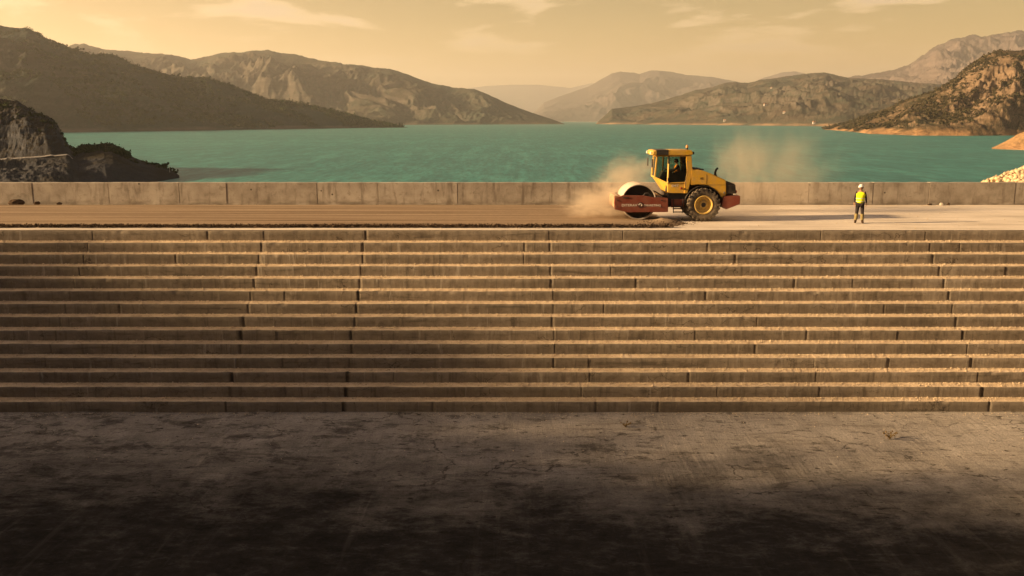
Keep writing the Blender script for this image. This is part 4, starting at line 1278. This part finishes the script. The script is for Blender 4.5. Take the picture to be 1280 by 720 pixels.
# driver, seated in the cab, facing the drum (local front is -Y, turned to -X)
dv = empty('person', (7.7 + .36, 4.6, 0)); dv.rotation_euler = (0, 0, R(-90))
tag(dv, 'person in orange vest and dark cap sitting inside the roller cab', 'person')
z0 = 2.05
N = {'pel': (0, 0, z0 + .07, .13), 'wai': (0, .01, z0 + .24, .12), 'che': (0, .0, z0 + .42, .145), 'upc': (0, -.01, z0 + .54, .12), 'nec': (0, -.02, z0 + .63, .055), 'hd': (0, -.03, z0 + .69, .058),
     'shL': (-.175, 0, z0 + .555, .06), 'elL': (-.23, -.2, z0 + .34, .045), 'wrL': (-.15, -.46, z0 + .40, .03), 'paL': (-.12, -.52, z0 + .43, .034),
     'shR': (.175, 0, z0 + .555, .06), 'elR': (.23, -.2, z0 + .34, .045), 'wrR': (.15, -.46, z0 + .40, .03), 'paR': (.12, -.52, z0 + .43, .034),
     'hiL': (-.1, -.06, z0 + .06, .095), 'knL': (-.14, -.48, z0 + .09, .065), 'anL': (-.13, -.56, z0 - .30, .045), 'toL': (-.13, -.70, z0 - .34, .04),
     'hiR': (.1, -.06, z0 + .06, .095), 'knR': (.14, -.48, z0 + .09, .065), 'anR': (.13, -.56, z0 - .30, .045), 'toR': (.13, -.70, z0 - .34, .04)}
bm = bmesh.new(); skin_bm(bm, N, E, 'pel', 2)
Mh = head_shape_bm(bm, Vector((0, -.05, z0 + .79)), 0, R(6))
for s, sx in (('L', 1), ('R', -1)): fingers(bm, N['pa' + s][:3], N['wr' + s][:3], (sx, 0, .3), (0, -.3, -1))
eyes(bm, Mh, 1)
finish(bm, 'body', [SKIN, EYE], dv)
bm = bmesh.new()
skin_bm(bm, fat(N, ['pel', 'wai', 'che', 'upc', 'shL', 'elL', 'wrL', 'shR', 'elR', 'wrR'], .012), chain('pel', 'wai', 'che', 'upc', 'shL', 'elL', 'wrL') + chain('upc', 'shR', 'elR', 'wrR'), 'pel', 2)
finish(bm, 'shirt', NAVY, dv)
bm = bmesh.new()
vn = {'b': (0, .0, z0 + .06, .15), 'wai': (0, .01, z0 + .22, .15), 'che': (0, 0, z0 + .41, .172), 'upc': (0, -.01, z0 + .53, .15), 'nk': (0, -.02, z0 + .60, .08), 'sL': (-.16, 0, z0 + .55, .085), 'sR': (.16, 0, z0 + .55, .085)}
skin_bm(bm, vn, chain('b', 'wai', 'che', 'upc', 'nk') + chain('upc', 'sL') + chain('upc', 'sR'), 'b', 2)
finish(bm, 'vest', ORANGEV, dv)
bm = bmesh.new()
skin_bm(bm, fat(N, ['pel', 'hiL', 'knL', 'anL', 'hiR', 'knR', 'anR'], .014), chain('pel', 'hiL', 'knL', 'anL') + chain('pel', 'hiR', 'knR', 'anR'), 'pel', 2)
finish(bm, 'trousers', NAVY, dv)
t = bmesh.new(); bmesh.ops.create_icosphere(t, subdivisions=3, radius=1)
bmesh.ops.delete(t, geom=[v for v in t.verts if (v.co.y < -.1 and v.co.z < .3) or v.co.z < -.7], context='VERTS')
for v in t.verts: v.co = Vector((v.co.x * .088, v.co.y * .110, v.co.z * .126 + .004))
bmesh.ops.transform(t, matrix=Mh, verts=t.verts[:]); finish(t, 'cap', HAIR, dv)

# ------------------------------------------------------------------ dust raised by the roller
def dust(c, r, dens, label, scale=2.2, lo=.42, hi=.68, seed=0., st=(1, 1, 1)):
    bm = bmesh.new(); bmesh.ops.create_icosphere(bm, subdivisions=4, radius=1)
    me = bpy.data.meshes.new('dust_cloud'); bm.to_mesh(me); bm.free()
    t = T('airborne_dust'); c_ = t.co()
    ln = t.n('ShaderNodeVectorMath', {0: c_}, operation='LENGTH').outputs['Value']
    fall = t.n('ShaderNodeMapRange', {'Value': ln, 'From Min': .15, 'From Max': 1.0, 'To Min': 1.0, 'To Max': 0.0}, interpolation_type='SMOOTHSTEP').outputs[0]
    n = t.noise(t.map(c_, st, loc=(seed, seed * 1.7, seed * .6)), scale, 5, .58, .6)
    body = t.n('ShaderNodeMapRange', {'Value': t.math('ADD', n, t.math('MULTIPLY', fall, .22)), 'From Min': lo, 'From Max': hi, 'To Min': 0., 'To Max': 1.}, interpolation_type='SMOOTHSTEP').outputs[0]
    de = t.math('MULTIPLY', t.math('MULTIPLY', body, fall), dens)
    pv = t.n('ShaderNodeVolumePrincipled', {'Color': (.93, .80, .62), 'Density': de, 'Anisotropy': .3})
    t.n('ShaderNodeOutputMaterial', {'Volume': pv.outputs[0]})
    o = link('dust_cloud', me, t.m); o.location = c; o.scale = r
    return tag(o, label, None, None, 'stuff')


dust((4.3, 4.9, .70), (2.6, 2.4, 1.2), .95, 'dense golden dust rolling out in front of the drum', 3.2, .50, .74, 1.3)
dust((5.4, 6.2, 1.45), (2.1, 1.9, 1.8), .60, 'dust billowing up over the drum', 3.2, .51, .76, 6.3)
dust((6.3, 7.4, 2.2), (2.3, 2.0, 1.7), .35, 'thin dust plume rising in front of the cab', 2.2, .52, .78, 4.1)
dust((11.9, 8.0, 2.3), (2.3, 2.4, 3.3), .22, 'thin dust plume drifting up behind the roller', 2.8, .48, .78, 7.7, (1.1, 1.1, .6))
dust((14.4, 8.6, 2.3), (4.4, 3.4, 3.4), .15, 'faint dust veil trailing behind the roller', 2.8, .48, .80, 9.2, (1.2, 1.2, .5))
dust((10.8, 4.6, .35), (4.8, 2.6, .8), .22, 'low dust around the rear wheels', 3.6, .45, .72, 12.4, (1.2, 1, .5))


# ------------------------------------------------------------------ haze
hz = MB().box((0, 12900, 610), (60000, 27000, 1290))
t = T('warm_evening_haze')
pv = t.n('ShaderNodeVolumePrincipled', {'Color': (.93, .90, .86), 'Density': .60e-4, 'Anisotropy': .45})
t.n('ShaderNodeOutputMaterial', {'Volume': pv.outputs[0]})
hz = hz.build('haze', t.m); tag(hz, None, None, None, 'stuff')

# ------------------------------------------------------------------ light
EL, AZ = R(17.0), R(7.0)
sdir = Vector((-math.cos(EL) * math.cos(AZ), -math.cos(EL) * math.sin(AZ), math.sin(EL)))
sl = bpy.data.lights.new('sun', 'SUN'); sl.energy = 5.0; sl.angle = R(1.6); sl.color = (1.0, .68, .36)
so = bpy.data.objects.new('sun', sl); COL.objects.link(so)
so.rotation_euler = (-sdir).to_track_quat('-Z', 'Y').to_euler()

w = bpy.data.worlds.new('World'); S.world = w; w.use_nodes = True
t = T(tree=w.node_tree)
sky = t.n('ShaderNodeTexSky', sky_type='NISHITA', sun_disc=False, sun_elevation=EL,
          sun_rotation=math.atan2(sdir.x, sdir.y) % (2 * math.pi), air_density=1.0, dust_density=2.0, ozone_density=1.0)
d = t.co('Generated'); xyz = t.xyz(d)
# cloud layer: direction projected on a flat sheet
cn = t.noise(t.map(d, (6.0, 6.0, 27.), loc=(5.15, 1.4, .7)), 1.0, 9, .60, .25)
mask = t.ramp(cn, [(.50, 0), (.555, .55), (.64, 1.)])
mask = t.math('MULTIPLY', mask, t.rng(xyz[2], .055, .10))
tint = t.ramp(xyz[2], [(.06, (1.28, .70, .22)), (.20, (.70, .415, .195)), (.50, (.36, .38, .45))])
col = t.mix(1.0, sky.outputs[0], tint, 'MULTIPLY')
cl = t.mix(1.0, col, (1.45, 1.30, 1.15), 'MULTIPLY')
core = t.ramp(cn, [(.55, (.55, .385, .215)), (.63, (.36, .265, .175))])
cl = t.mix(.75, cl, t.mix(1.0, core, (13., 13., 13.), 'MULTIPLY'))
col = t.mix(mask, col, cl)
bg = t.n('ShaderNodeBackground', {'Color': col, 'Strength': .05})
t.n('ShaderNodeOutputWorld', {'Surface': bg.outputs[0]})

cam = bpy.data.cameras.new('camera'); cam.sensor_width = 36; cam.lens = 36 * F / 1280
cam.clip_end = 60000; cam.clip_start = .1
co = bpy.data.objects.new('camera', cam); COL.objects.link(co)
co.location = CAM; co.rotation_euler = (R(90) - TH, 0, 0)
S.camera = co

vs = S.view_settings
vs.view_transform = 'Standard'; vs.look = 'None'; vs.gamma = 1; vs.exposure = 1.75; vs.use_curve_mapping = False
S.cycles.use_denoising = True
S.cycles.max_bounces = 6; S.cycles.volume_bounces = 1; S.cycles.transparent_max_bounces = 12
S.cycles.sample_clamp_indirect = 4
